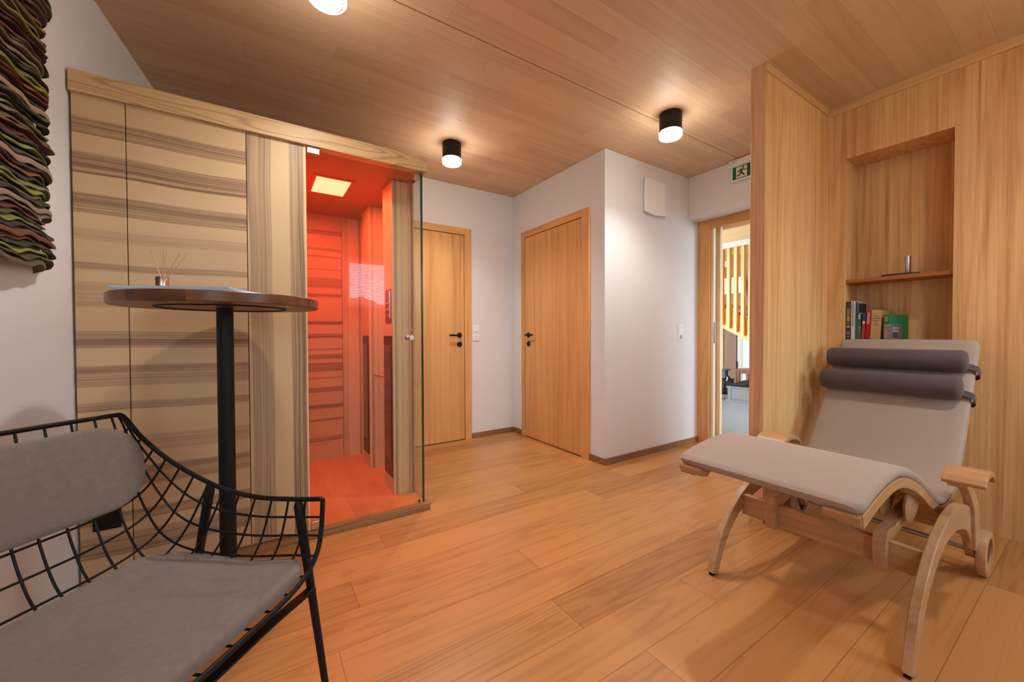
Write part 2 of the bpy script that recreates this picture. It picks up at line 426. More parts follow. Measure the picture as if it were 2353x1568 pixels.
bm = bmesh.new(); box(bm, -1.6, 3.70, YB-.2, 3.9, -.12, 0)
struct(link('floor', bm, W_FLOOR), 'oak plank floor of the relaxation room')
bm = bmesh.new(); box(bm, -1.6, 3.75, YB-.2, 3.9, CEIL, CEIL+.15)
struct(link('ceiling', bm, W_CEIL), 'spruce board ceiling')
bm = bmesh.new()
ya, yb_ = YB-.1, 3.7
P = [(lx(ya)-.2, ya), (lx(ya), ya), (lx(yb_), yb_), (lx(yb_)-.2, yb_)]
prism(bm, P, 0, CEIL, 'XY')
struct(link('wall_left', bm, PLASTER), 'white plaster wall on the left')
bm = bmesh.new(); box(bm, -.7, X1+.2, Y1, Y1+.2, 0, CEIL)
struct(link('wall_back', bm, PLASTER), 'white wall behind the cabin with the first door')
bm = bmesh.new(); box(bm, X1, X3+.25, Y2, Y1, 0, CEIL)
struct(link('wall_closet', bm, PLASTER, bevel=.004), 'white corner block with the second door')
bm = bmesh.new(); box(bm, X2, X3+.25, .9, Y2, 2.130, CEIL)
struct(link('wall_soffit', bm, PLASTER, bevel=.004), 'lowered white soffit above the passage to the hall')
# wall behind camera with two openings
def wall_with_holes(name, axis, a0, a1, z0, z1, t0, t1, holes, mat):
    """wall slab along x (axis 'X': t is y) or y with rectangular holes (a0,a1,z0,z1), holes sorted and disjoint"""
    bm = bmesh.new()
    def bx(p, q, r, s):
        if q-p < 1e-4 or s-r < 1e-4: return
        if axis == 'X': box(bm, p, q, t0, t1, r, s)
        else: box(bm, t0, t1, p, q, r, s)
    cur = a0
    for h in holes:
        bx(cur, h[0], z0, z1); bx(h[0], h[1], z0, h[2]); bx(h[0], h[1], h[3], z1); cur = h[1]
    bx(cur, a1, z0, z1)
    return link(name, bm, mat)
struct(wall_with_holes('wall_window', 'X', -1.5, 3.5, 0, CEIL, YB-.15, YB, [(-.88, -.12, 1.0, 2.2), (1.14, 1.76, 1.48, 2.21), (2.32, 3.12, 1.0, 2.2)], PLASTER), 'white window wall behind the camera')

# pine panelled wall with niche
NY0, NY1, NZ0, NZ1, ND = .495, .968, .94, 2.172, 3.425
bm = bmesh.new()
box(bm, XN, XN+.30, YB, NY0, 0, CEIL); box(bm, XN, XN+.30, NY1, YS2, 0, CEIL)
box(bm, XN, XN+.30, NY0, NY1, 0, NZ0); box(bm, XN, XN+.30, NY0, NY1, NZ1, CEIL)
box(bm, ND, XN+.30, NY0, NY1, NZ0, NZ1)
struct(link('wall_right', bm, W_PINE, bevel=.0008), 'vertical pine panelled wall with a niche')
bm = bmesh.new(); box(bm, XS, XN, YS, YS2, 0, CEIL-.0)
o = link('wall_partition', bm, [W_PINEX, W_PINE_END], bevel=.0012)
for p in o.data.polygons:
    if abs(p.normal.x) > .9: p.material_index = 1
struct(o, 'short pine partition wall beside the lounger')
bm = bmesh.new(); box(bm, XN-.012, XN, YB, YS, CEIL-.052, CEIL)
struct(link('trim_1', bm, W_TRIM, bevel=.001))
bm = bmesh.new(); box(bm, XS-.0, XN-.012, YS-.008, YS, CEIL-.045, CEIL)
struct(link('trim_2', bm, W_TRIM, bevel=.001))
# skirting boards
def skirt(name, dims): struct(mbox(name, dims, W_SKIRT, bevel=.001))
skirt('baseboard_back', (1.82, X1-.012, Y1-.013, Y1, 0, .052))
skirt('baseboard_closet', (X1-.013, X1, 3.386, Y1-.013, 0, .052))
skirt('baseboard_corner', (X1-.013, X1, Y2-.013, 2.394, 0, .052))
skirt('baseboard_front', (X1, X3-.005, Y2-.013, Y2, 0, .052))

# ---- doors
def door_casing(parts, root, mat, names='casing'):
    for d in parts: mbox(names, d, mat, root, bevel=.0015)
d1 = mbox('door_1', (.918, 1.739, Y1-.012, Y1-.001, .008, 2.035), W_DOORX, bevel=.001)
struct(d1, 'golden wood door beside the cabin')
C1 = Y1-.018
mbox('casing', (1.744, 1.817, C1, Y1, 0, 2.107), W_CASING, d1)
mbox('casing', (.84, .913, C1, Y1, 0, 2.107), W_CASING, d1)
mbox('casing', (.913, 1.744, C1, Y1, 2.041, 2.107), wood('casing_head_x', (228, 174, 112), (196, 134, 76), 'X', 'Z', .3, 9, 0, .2, .35, .3, 10, .3, 26, .42), d1)
mbox('gasket', (.913, 1.744, Y1-.004, Y1-.0005, 0, 2.041), BLACKM, d1, bevel=0)
d2 = mbox('door_2', (X1-.012, X1-.001, 2.489, 3.323, .008, 2.038), W_DOORY, bevel=.001)
struct(d2, 'golden wood door left of the white corner')
WCY = wood('casing_y', (226, 170, 108), (192, 128, 70), 'Z', 'Y', .3, 9, 0, .2, .35, .3, 10, .3, 26, .42)
mbox('casing', (X1-.018, X1, 3.328, 3.386, 0, 2.107), WCY, d2)
mbox('casing', (X1-.018, X1, 2.394, 2.484, 0, 2.107), WCY, d2)
mbox('casing', (X1-.018, X1, 2.484, 3.328, 2.044, 2.107), wood('casing_head_y', (228, 172, 110), (196, 132, 74), 'Y', 'Z', .3, 9, 0, .2, .35, .3, 10, .3, 26, .42), d2)
mbox('gasket', (X1-.004, X1-.0005, 2.484, 3.328, 0, 2.044), BLACKM, d2, bevel=0)
def lever(root, c, facing, along):
    """round rose lever handle; facing = outward unit vector, along = grip direction"""
    c = Vector(c); f = Vector(facing); a = Vector(along)
    ax = 'Y' if abs(f.y) > .5 else 'X'; sg = (f.y if ax == 'Y' else f.x)
    bm = bmesh.new(); lathe(bm, [(.026, 0), (.026, sg*.007), (.024, sg*.009)], c, 28, ax)
    tube(bm, smoothpath([c+f*.006, c+f*.035, c+f*.046+a*.012, c+f*.047+a*.06, c+f*.046+a*.125], 5), .0088, 12)
    link('door_handle', bm, BLACKM, root)
    bm = bmesh.new(); c2 = c-Vector((0, 0, .090)); lathe(bm, [(.026, 0), (.026, sg*.007), (.024, sg*.009)], c2, 28, ax)
    lathe(bm, [(.006, sg*.009), (.006, sg*.0095)], c2, 12, ax)
    link('lock_escutcheon', bm, BLACKM, root)
lever(d1, (1.686, Y1-.012, 1.046), (0, -1, 0), (-1, 0, 0))
lever(d2, (X1-.012, 3.262, 1.046), (-1, 0, 0), (0, -1, 0))

# sliding door frame to the hall (door 3)
d3 = mbox('door_3', (X3-.02, X3+.0, 2.115, 2.2285, 0, 2.129), W_CASING, bevel=.0015)
struct(d3, 'pine frame of the open sliding door to the hall')
mbox('casing', (X3-.02, X3, 1.10, 2.115, 2.045, 2.129), wood('casing_head_hall', (214, 160, 104), (180, 122, 68), 'Y', 'Z', .3, 9, 0, .2, .35, .3, 10, .3, 26, .42), d3)
mbox('door_edge', (X3+.004, X3+.040, 2.088, 2.150, 0.004, 2.05), plain('cream_lacquer', srgb(236, 222, 200), .5), d3)
mbox('jamb', (X3+.12, X3+.16, 2.088, 2.2, 0, 2.13), wood('pale_jamb', (244, 222, 186), (226, 192, 146), 'Z', 'X', .3, 9, 0, .2, .3, .2, 9, .2, 20, .5), d3)
mbox('jamb', (X3, X3+.25, 2.150, 2.228, 0, 2.13), W_CASING, d3)
mbox('jamb', (X3, X3+.25, 1.10, 2.15, 2.075, 2.13), W_CASING, d3)
lp = mbox('lock_plate', (X3+.010, X3+.028, 2.085, 2.0885, .96, 1.16), plain('blue_grey_steel', (.12, .2, .32, 1), .3, 1), d3)
bm = bmesh.new(); box(bm, X3+.25, X3+.26, -1, 1.10, 0, CEIL); box(bm, X3+.0, X3+.25, .9, 1.10, 0, 2.13)
struct(link('wall_passage', bm, PLASTER))

# ---- window behind the camera reflected in the cabin glass, and two added for daylight
def window(name, x0, x1, z0, z1, label):
    bm = bmesh.new(); y0, y1, t = YB-.11, YB-.05, .05
    box(bm, x0, x0+t, y0, y1, z0, z1); box(bm, x1-t, x1, y0, y1, z0, z1)
    box(bm, x0+t, x1-t, y0, y1, z0, z0+t); box(bm, x0+t, x1-t, y0, y1, z1-t, z1)
    o = struct(link(name, bm, WHITEP, bevel=.002), label)
    mbox('pane', (x0+t, x1-t, YB-.085, YB-.079, z0+t, z1-t), PANE, o, bevel=0)
    return o
window('window_1', 1.14, 1.76, 1.48, 2.21, 'small window behind the camera')
window('window_added_right', 2.32, 3.12, 1.0, 2.2, 'added unseen window behind the camera, right hand')
window('window_added_left', -.88, -.12, 1.0, 2.2, 'added unseen window behind the camera, left hand')
vb = thing('venetian_blind', 'white venetian blind on the window reflected in the cabin glass', 'blind', (1.49, YB+.03, 1.42))
mbox('headrail', (1.08, 1.90, YB+.01, YB+.05, 2.29, 2.33), WHITEP, vb)
sl = bmesh.new()
for i in range(38):
    z = 1.445+i*.0228
    m_ = Matrix.Translation((0, YB+.03, z)) @ Matrix.Rotation(.38, 4, 'X')
    box(sl, 1.08, 1.90, -.0125, .0125, -.0006, .0006, m=m_)
link('slats', sl, WHITEP, vb, smooth=0)
mbox('bottom_rail', (1.08, 1.90, YB+.018, YB+.042, 1.42, 1.435), WHITEP, vb)
# garden outside the window
bm = bmesh.new(); box(bm, -6, 9, -14, YB-.16, -.3, -.06)
tag(link('lawn', bm, plain('lawn_green', srgb(110, 130, 60), .9, noise=.3, nscale=8)), 'green lawn outside the window behind the camera', 'lawn', kind='stuff')
def shrub(x, y, r, h, col, label):
    t = thing('garden_shrub', label, 'shrub', (x, y, -.06), 'shrubs outside the window')
    bm = bmesh.new(); bmesh.ops.create_icosphere(bm, subdivisions=4, radius=1)
    rnd = random.Random(int(x*10))
    ph = [rnd.uniform(0, 6) for _ in range(6)]
    for v in bm.verts:
        k = 1+.10*math.sin(7*v.co.x+ph[0])*math.sin(6*v.co.y+ph[1])+.08*math.sin(13*v.co.z+ph[2])+rnd.uniform(-.05, .05)
        v.co = Vector((x+v.co.x*r*k, y+v.co.y*r*k, -.06+h*.57+.1+v.co.z*h*.5*k))
    link('foliage', bm, plain('leaf_%d' % int(x*10), col, .8, noise=.5, nscale=14), t, smooth=0)
    bm = bmesh.new(); tube(bm, [(x, y, -.06), (x, y, h*.5)], .04, 8); link('trunk', bm, plain('bark', srgb(80, 60, 45), .9), t)
shrub(-.6, -6.5, 1.0, 2.1, srgb(170, 150, 40), 'yellow green shrub outside the window')
shrub(2.0, -7.2, 1.1, 2.0, srgb(190, 80, 30), 'orange red autumn shrub outside the window')
shrub(4.7, -6.8, 1.1, 2.3, srgb(150, 160, 50), 'pale green shrub outside the window, right of the orange one')

# ================================================================== INFRARED CABIN
CX0, CX1, CY, CYB, CZ0, CZ1 = -.598, .832, 2.243, 3.454, .052, 2.016
cab = thing('infrared_cabin', 'striped ash infrared cabin glowing red behind a glass door', 'cabin', (.1, 2.85, 0))
mbox('front_panel', (CX0, -.444, CY, CY+.04, CZ0, CZ1), W_ASH_H, cab, bevel=.0012)
mbox('front_panel', (-.441, -.031, CY, CY+.04, CZ0, CZ1), W_ASH_H, cab, bevel=.0012)
mbox('front_panel', (-.028, .214, CY, CY+.04, CZ0, CZ1), W_ASH_V, cab, bevel=.0012)
mbox('edge_strip', (.214, .220, CY-.001, CY+.04, CZ0, CZ1), plain('pale_edge', srgb(232, 208, 164), .45), cab, bevel=0)
mbox('fascia', (CX0-.004, CX1+.022, CY-.016, CY+.045, CZ1-.008, 2.092), W_BEAM, cab, bevel=.0015)
mbox('plinth', (CX0, CX1+.034, CY-.004, CYB+.03, 0, CZ0-.010), W_PLINTH, cab, bevel=.0015)
mbox('cabin_floor', (CX0+.02, CX1+.008, CY+.012, CYB, CZ0-.010, CZ0+.001), W_CABFLOOR, cab, bevel=0)
mbox('cabin_ceiling', (CX0+.02, CX1+.01, CY+.045, CYB+.02, CZ1-.008, CZ1+.02), plain('cabin_ceiling_wood', srgb(172, 112, 76), .5, noise=.08, nscale=4), cab, bevel=0)
mbox('roof_edge', (CX1-.004, CX1+.016, CY+.045, CYB+.02, CZ1-.008, 2.085), W_BEAM, cab, bevel=.001)
mbox('back_panel', (CX0+.02, .592, CYB, CYB+.02, CZ0, CZ1), W_ASH_H2, cab, bevel=.0012)
mbox('back_panel', (.595, CX1+.01, CYB, CYB+.02, CZ0, CZ1), W_ASH_VC, cab, bevel=.0012)
mbox('side_wall', (.150, .172, CY+.05, CYB, CZ0, CZ1-.008), W_ASH_VY, cab, bevel=.001)
mbox('side_wall', (.812, CX1+.010, 2.43, CYB, CZ0, CZ1-.008), W_ASH_VY, cab, bevel=.001)
mbox('outer_wall', (CX0, CX0+.02, CY+.04, CYB+.02, CZ0, CZ1), W_ASH_VY, cab, bevel=.001)
mbox('cover_strip', (.820, .832, 2.421, 2.430, CZ0, CZ1-.008), plain('dark_cover_strip', srgb(150, 110, 84), .5), cab, bevel=0)
def heater_column(y0, y1, xl):
    c = mbox('heater_column', (xl, .812, y0, y1, CZ0, CZ1-.01), W_ASH_VC, cab, bevel=.0012)
    w_ = y1-y0
    mbox('heater_housing', (xl-.006, xl, y0+.020, y1-.025, .155, 1.045), plain('dark_brown_metal', srgb(60, 30, 26), .4), c)
    mbox('heater_glass', (xl-.009, xl-.005, y0+.032, y1-.037, .26, .985), plain('dark_violet_heater', srgb(92, 58, 66), .15), c)
    return c
heater_column(2.447, 2.662, .711)
heater_column(3.030, 3.245, .705)
# towel rail; plate, bar and dots imitate a reflection in the glass
bm = bmesh.new(); tube(bm, [(.80, 2.90, .745), (.745, 2.90, .748), (.735, 2.98, .748)], .004, 8)
tube(bm, [(.728, 3.029, .757), (.728, 3.0, .757), (.80, 2.99, .738)], .004, 8)
link('towel_rail', bm, CHROME, cab)
ct = mbox('reflection_plate', (.706, .711, 2.475, 2.60, 1.13, 1.34), plain('reflection_orange', srgb(150, 70, 40), .4), cab)
bm = bmesh.new(); box(bm, .698, .706, 2.482, 2.488, 1.155, 1.325); link('reflection_bar', bm, CHROME, ct)
for zz in (1.17, 1.21, 1.25):
    for yy, r_ in ((2.53, .008), (2.57, .006)):
        bm = bmesh.new(); lathe(bm, [(r_, 0), (r_, -.007)], (.706, yy, zz), 16, 'X'); link('button', bm, STEEL, ct)
# light panel in the ceiling
lp_ = mbox('light_panel', (.295, .53, 2.60, 2.92, CZ1-.014, CZ1-.008), plain('panel_frame_red', srgb(190, 70, 50), .4), cab, bevel=.001)
mbox('diffuser', (.315, .508, 2.62, 2.90, CZ1-.018, CZ1-.0135), emit('cream_diffuser', (1, .80, .42, 1), 1.15), lp_, bevel=0)
# glass front and side with green edge, clamps and knob
gd = mbox('glass_door', (.224, .822, CY+.004, CY+.012, CZ0+.004, CZ1-.016), GLASS, cab, bevel=0)
mbox('glass_edge', (.822, .8235, CY+.004, CY+.012, CZ0+.004, CZ1-.016), GLASSEDGE, gd, bevel=0)
def clamp(x, z): mbox('hinge', (x, x+.058, CY-.004, CY+.018, z-.019, z+.019), STEEL, gd, bevel=.002)
clamp(.226, 1.994); clamp(.226, .072)
bm = bmesh.new(); lathe(bm, [(.005, .004), (.005, -.010), (.013, -.011), (.0145, -.036), (.013, -.038)], (.748, CY, 1.034), 28, 'Y')
lathe(bm, [(.005, .010), (.005, .022), (.013, .023), (.0145, .048), (.013, .05)], (.748, CY, 1.034), 28, 'Y')
link('knob', bm, STEEL, gd)
sg = mbox('side_glass', (.824, .832, CY+.006, 2.425, CZ0+.002, CZ1-.010), GLASS, cab, bevel=0)
mbox('glass_edge', (.824, .832, CY+.002, CY+.0055, CZ0+.002, CZ1-.010), GLASSEDGE, sg, bevel=0)
mbox('clamp', (.790, .823, CY+.018, CY+.040, CZ1-.052, CZ1-.016), STEEL, sg, bevel=.002)
bm = bmesh.new(); lathe(bm, [(.007, 0), (.007, .012)], (.806, CY+.02, CZ0), 12, 'Z'); link('door_stop', bm, BLACKM, sg)
# colour-light lamps of the cabin, plus an added red point fill
area('cabin_red_lamp', (.42, 2.76, CZ1-.03), (0, 0, 0), .26, .30, 17, (1, .05, .018))
area('cabin_warm_lamp', (.42, 2.76, CZ1-.032), (0, 0, 0), .2, .25, 1.6, (1, .62, .3))
l = bpy.data.lights.new('cabin_red_fill', 'POINT'); l.energy = .9; l.color = (1, .06, .02); l.shadow_soft_size = .03
o = bpy.data.objects.new('cabin_red_fill', l); COL.objects.link(o); o.location = (.52, 2.62, 1.62)

# black double socket on the cabin front
so = thing('wall_socket', 'black square wall socket low on the striped cabin front', 'socket', (-.518, CY-.004, .30))
mbox('cover', (-.560, -.476, CY-.010, CY-.0005, .260, .341), BLACKM, so, bevel=.003)
bm = bmesh.new(); lathe(bm, [(.023, -.0105), (.021, -.012), (.020, -.004)], (-.518, CY, .30), 28, 'Y', cap=False); link('insert', bm, BLACK, so)

# ================================================================== CEILING LIGHTS
ACRYL = emit('lit_acrylic', (1, .91, .78, 1), 60)
def lamp(x, y, label, power=52):
    t = thing('ceiling_light', label, 'light', (x, y, CEIL), 'black cylinder ceiling lights')
    mlathe('housing', [(.071, 0), (.0715, -.003), (.0715, -.118), (.069, -.120)], (x, y, CEIL), BLACKM, t)
    mlathe('diffuser', [(.0705, -.1205), (.0725, -.124), (.0725, -.150), (.067, -.157)], (x, y, CEIL), ACRYL, t)
    mlathe('diffuser_ring', [(.060, -.1575), (.060, -.1585), (.056, -.1585), (.056, -.1575)], (x, y, CEIL), plain('ring_grey', (.5, .5, .5, 1), .3), t, cap=False)
    s = bpy.data.lights.new('lamp_beam', 'SPOT'); s.energy = power; s.spot_size = math.radians(138); s.spot_blend = .85
    s.color = (1, .965, .92); s.shadow_soft_size = .03
    o = bpy.data.objects.new('lamp_beam', s); COL.objects.link(o); o.location = (x, y, CEIL-.175)
    return t
lamp(1.283, 2.817, 'black cylinder ceiling light nearest the first door, beside the cabin')
lamp(2.348, 1.651, 'black cylinder ceiling light close to the pine partition, on the dark seam')
lamp(.250, 1.715, 'ceiling light cut off by the top edge of the photo', 40)
lamp(2.33, -.15, 'ceiling light outside the photo, in front of the niche wall', 38)

# ================================================================== WALL FITTINGS
v = thing('vent_cover', 'square white ventilation cover high on the white wall', 'vent', (2.92, Y2, 2.24))
mbox('back_plate', (2.800, 3.040, Y2-.022, Y2, 2.115, 2.365), WHITEP, v, bevel=.002)
bm = bmesh.new()
pts = [(2.778, 2.385), (3.060, 2.385), (3.060, 2.097)] + [(3.060-.282*t, 2.097-.016*math.sin(PI*t)) for t in (.25, .5, .75)] + [(2.778, 2.097)]
prism(bm, pts, Y2-.032, Y2-.024, 'XZ'); link('front_plate', bm, WHITEP, v, bevel=.003)
def switchplate(kind, label, f):
    """f maps (a, b, depth) to world; a across, b up"""
    t = thing(kind, label, 'switch', f(0, 0, 0))
    def pb(name, a0, a1, b0, b1, d0, d1, mat, bev=.002, par=None):
        p = f(a0, b0, d0); q = f(a1, b1, d1)
        return mbox(name, (min(p[0], q[0]), max(p[0], q[0]), min(p[1], q[1]), max(p[1], q[1]), min(p[2], q[2]), max(p[2], q[2])), mat, par or t, bevel=bev)
    pb('frame', -.040, .040, -.080, .080, 0, .008, WHITEP)
    pb('rocker', -.028, .028, .010, .068, .008, .013, WHITEP)
    return t, pb
t, pb = switchplate('light_switch', 'white switch with socket below, right of the first door', lambda a, b, d: (1.874+a, Y1-d, 1.068+b))
sk = pb('socket', -.028, .028, -.068, -.010, .008, .0105, WHITEP)
bm = bmesh.new(); lathe(bm, [(.021, 0), (.0195, .006), (.0, .006)], (1.874, Y1-.0108, 1.029), 28, 'Y', cap=False)
link('socket_well', bm, plain('socket_shadow', srgb(196, 192, 186), .5), t)
bm = bmesh.new()
for s_ in (-.0095, .0095): lathe(bm, [(.0025, 0), (.0025, -.0012)], (1.874+s_, Y1-.0108, 1.029), 10, 'Y')
link('pin_hole', bm, BLACKM, t)
t, pb = switchplate('light_switch', 'white switch with round sensor below, near the hall door frame', lambda a, b, d: (3.323+a, Y2-d, 1.062+b))
pb('sensor_plate', -.028, .028, -.068, -.010, .008, .0105, WHITEP)
bm = bmesh.new(); lathe(bm, [(.019, 0), (.017, -.006), (.008, -.010)], (3.323, Y2-.0106, 1.023), 24, 'Y'); link('sensor', bm, plain('sensor_beige', srgb(190, 178, 158), .3), t)

# emergency exit sign on the soffit (faces -x)
SGX = X2
es = thing('exit_sign', 'green emergency exit sign with running figure on the white soffit', 'sign', (SGX, 1.65, 2.36))
mbox('housing', (SGX-.050, SGX, 1.46, 1.826, 2.470, 2.518), WHITEP, es, bevel=.004)
mbox('rim', (SGX-.038, SGX-.012, 1.47, 1.812, 2.340, 2.470), WHITEP, es, bevel=.003)
GREEN = plain('exit_green', srgb(10, 88, 60), .35); WHS = plain('exit_white', srgb(228, 222, 208), .4)
sx = SGX-.0385
def signpoly(name, polys, d, mat, par):
    bm = bmesh.new()
    for p in polys: prism(bm, [(1.80-a, 2.352+b) for a, b in p], sx-d-.0006, sx-d, 'YZ')
    return link(name, bm, mat, par, smooth=0)
pn = signpoly('green_panel', [[(0, 0), (.325, 0), (.325, .106), (0, .106)]], 0, GREEN, es)
signpoly('door_symbol', [[(.030, .006), (.118, .006), (.118, .098), (.030, .098)]], .0008, WHS, pn)
circ = lambda cx, cy, r: [(cx+r*math.cos(2*PI*k/20), cy+r*math.sin(2*PI*k/20)) for k in range(20)]
man = [circ(.088, .086, .0085),
       band([(.080, .074), (.074, .062), (.068, .048)], [.0085, .009, .008]),
       band([(.078, .073), (.058, .070), (.046, .052)], [.0045, .0045, .004]),
       band([(.084, .073), (.096, .060), (.116, .064)], [.0045, .0045, .004]),
       band([(.067, .048), (.060, .030), (.034, .026)], [.0065, .006, .0045]),
       band([(.070, .050), (.086, .034), (.098, .018)], [.0065, .006, .0055])]
signpoly('running_figure', man, .0016, GREEN, pn)
signpoly('arrow_symbol', [[(.150, .046), (.215, .046), (.190, .022), (.208, .022), (.245, .053), (.208, .084), (.190, .084), (.215, .060), (.150, .060)]], .0008, WHS, pn)
bm = bmesh.new()
for q in ([(1.815, 2.482), (1.790, 2.482), (1.790, 2.500), (1.815, 2.500)], [(1.785, 2.484), (1.760, 2.484), (1.760, 2.502), (1.785, 2.502)]):
    tube(bm, [(SGX-.0508, a, b) for a, b in q], .0012, 6, closed=True)
link('indicator_marks', bm, plain('mark_grey', srgb(120, 105, 90), .5), es)

# ================================================================== NICHE: SHELF, STONE, BOOKS
sh = mbox('niche_shelf', (3.215, ND, NY0+.001, NY1-.001, 1.375, 1.398), W_SHELF, bevel=.001)
tag(sh, 'thin dark wooden shelf board across the niche', 'shelf')
bm = bmesh.new(); rr = random.Random(3)
pts = [(3.245+.02*math.sin(k*.9)*0, 0) for k in range(1)]
poly = []
for k in range(26):
    a = 2*PI*k/26; poly.append((3.30+.042*math.copysign(abs(math.cos(a))**.6, math.cos(a))+rr.uniform(-.003, .003), .728+.085*math.copysign(abs(math.sin(a))**.7, math.sin(a))+rr.uniform(-.003, .003)))
prism(bm, poly, 1.3982, 1.413, 'XY')
tag(link('slate_slab', bm, plain('dark_granite', srgb(52, 56, 62), .35, noise=.6, nscale=120, bump=.3), bevel=.001), 'thin black stone slab lying on the niche shelf', 'stone slab')
cy_ = mlathe('steel_cylinder', [(.0125, 0), (.013, .001), (.013, .101), (.0115, .103)], (3.30, .694, 1.4132), STEEL)
tag(cy_, 'upright shiny steel cylinder standing on the black stone slab', 'cylinder')
BZ = NZ0+.0002
def book(name, y, w_, h, d, mat, label, lean=0, rotz=0, pages=True, x=3.222, cover=None):
    """upright book, spine towards -x; y = left (far) edge"""
    t = thing(name, label, 'book', (x, y-w_/2, BZ), 'books in the niche')
    m_ = Matrix.Translation((x, y, BZ)) @ Matrix.Rotation(lean, 4, 'X') @ Matrix.Rotation(rotz, 4, 'Z')
    bm = bmesh.new()
    box(bm, 0, .0025, -w_, 0, 0, h, m=m_); box(bm, 0.0025, d, -w_, -w_+.0025, 0, h, m=m_); box(bm, 0.0025, d, -.0025, 0, 0, h, m=m_)
    link('cover', bm, mat, t, bevel=.0006)
    bm = bmesh.new(); box(bm, .003, d-.004, -w_+.0028, -.0028, .003, h-.003, m=m_)
    link('pages', bm, plain('paper', srgb(224, 214, 192), .8), t, smooth=0)
    return t, m_
def spine_rect(t, m_, y0, y1, z0, z1, mat, name='spine_label', d=.0004):
    bm = bmesh.new(); box(bm, -d, -.0001, -y1, -y0, z0, z1, m=m_); return link(name, bm, mat, t, smooth=0)
def spine_text(t, m_, s, size, y, z, mat, vertical=True, spacing=1):
    r = ROT_NX.to_4x4()
    if vertical: r = r @ Matrix.Rotation(PI/2 if vertical == 1 else -PI/2, 4, 'Z')
    mw = m_ @ Matrix.Translation((-.0007, -y, z)) @ r
    return text(s, size, mat, t, mw.translation, mw.to_3x3(), 'title', spacing=spacing)
BLK = plain('print_black', srgb(40, 36, 34), .6); WHT = plain('print_white', srgb(232, 228, 220), .6)
# 1 dark patterned
t, m_ = book('book', .9655, .024, .315, .20, plain('book_dark_brown', srgb(30, 24, 26), .4), 'tall dark book with gold patterned spine, far left in niche')
for z0, z1, c in ((.275, .310, (70, 66, 70)), (.225, .272, (150, 120, 70)), (.190, .222, (170, 150, 100)), (.165, .188, (120, 92, 64)), (.148, .160, (205, 170, 96)), (.098, .125, (92, 112, 128)), (.085, .092, (130, 140, 120)), (.03, .07, (176, 150, 100))):
    spine_rect(t, m_, .004, .020, z0, z1, plain('spine_%d' % c[0], srgb(*c), .5, noise=.35, nscale=150), 'spine_ornament')
# 2 white tall
t, m_ = book('book', .940, .021, .318, .21, plain('book_white', srgb(214, 208, 200), .45), 'tall white book with blue and black cover, second from left')
spine_text(t, m_, 'WEINLAND SÜDAFRIKA', .0150, .0105, .232, BLK, 1, .95)
bm = bmesh.new(); box(bm, .003, .052, -.0215, -.0211, .03, .314, m=m_); link('cover_blue', bm, plain('cover_blue', srgb(30, 84, 140), .4), t, smooth=0)
bm = bmesh.new(); box(bm, .058, .200, -.0215, -.0211, .245, .306, m=m_); box(bm, .058, .200, -.0215, -.0211, .03, .236, m=m_)
link('cover_picture', bm, plain('cover_dark_picture', srgb(44, 40, 30), .4, noise=.9, nscale=90), t, smooth=0)
# 3 small blue
book('book', .9175, .013, .235, .15, plain('book_blue', srgb(38, 84, 128), .45), 'small blue book standing against the white book')
# 4 green
t, m_ = book('book', .9035, .013, .233, .15, plain('book_green', srgb(72, 112, 52), .5, noise=.4, nscale=60), 'slim green book with pale top label')
spine_rect(t, m_, .001, .012, .200, .230, plain('label_pale', srgb(190, 172, 150), .5)); spine_rect(t, m_, 0, .013, .188, .193, BLK, 'spine_band')
spine_text(t, m_, 'TOSCANA', .009, .0065, .135, plain('print_green', srgb(170, 200, 130), .6), 1)
# 5 blue red
t, m_ = book('book', .8895, .014, .238, .15, plain('book_magenta', srgb(180, 56, 76), .5), 'slim pinkish red book with blue top', lean=.035)
spine_rect(t, m_, 0, .014, .190, .238, plain('label_blue', srgb(24, 66, 120), .5)); spine_rect(t, m_, .002, .012, .172, .187, WHT, 'emblem')
# 6 red DERWIN
t, m_ = book('book', .874, .021, .258, .17, plain('book_red', srgb(168, 16, 26), .4), 'bright red book with white lettering', lean=.055)
spine_text(t, m_, 'DERWIN', .0185, .0105, .205, WHT, 1)
# 7 beige thick
t, m_ = book('book', .849, .047, .256, .19, plain('book_beige', srgb(192, 154, 104), .6, noise=.06, nscale=20), 'thick beige book with small dark title lines', lean=.045)
for k, (s_, z_) in enumerate((('Freude', .215), ('schmackhaften', .203), ('leckeren', .190), ('und', .177), ('süßen', .165))):
    spine_text(t, m_, s_, .0085, .0235, z_, BLK, 0)
# 8 green/grey 2022, turned
t, m_ = book('book', .781, .030, .222, .16, plain('book_green_2022', srgb(22, 128, 74), .4), 'green and grey guide book dated 2022, right end of the row', lean=0, rotz=-.32)
spine_rect(t, m_, 0, .030, 0, .166, plain('cover_grey', srgb(150, 140, 138), .4), 'spine_grey')
bm = bmesh.new(); box(bm, 0, .105, -.0306, -.0301, 0, .166, m=m_); link('cover_grey', bm, plain('cover_grey2', srgb(122, 106, 112), .4), t, smooth=0)
spine_text(t, m_, '2022', .0155, .0145, .196, WHT, 1); spine_text(t, m_, 'Thermenland', .009, .0140, .100, WHT, 1)
def cover_text(s, size, a, z, mat):
    mw = m_ @ Matrix.Translation((a, -.0308, z)) @ ROT_NY.to_4x4(); text(s, size, mat, t, mw.translation, mw.to_3x3(), 'title')
cover_text('Therme', .017, .050, .142, WHT); cover_text('Genuss', .017, .050, .125, WHT)
bm = bmesh.new(); box(bm, .025, .070, -.0309, -.0307, .085, .112, m=m_); link('cover_emblem', bm, plain('cover_green_dark', srgb(52, 92, 72), .5), t, smooth=0)

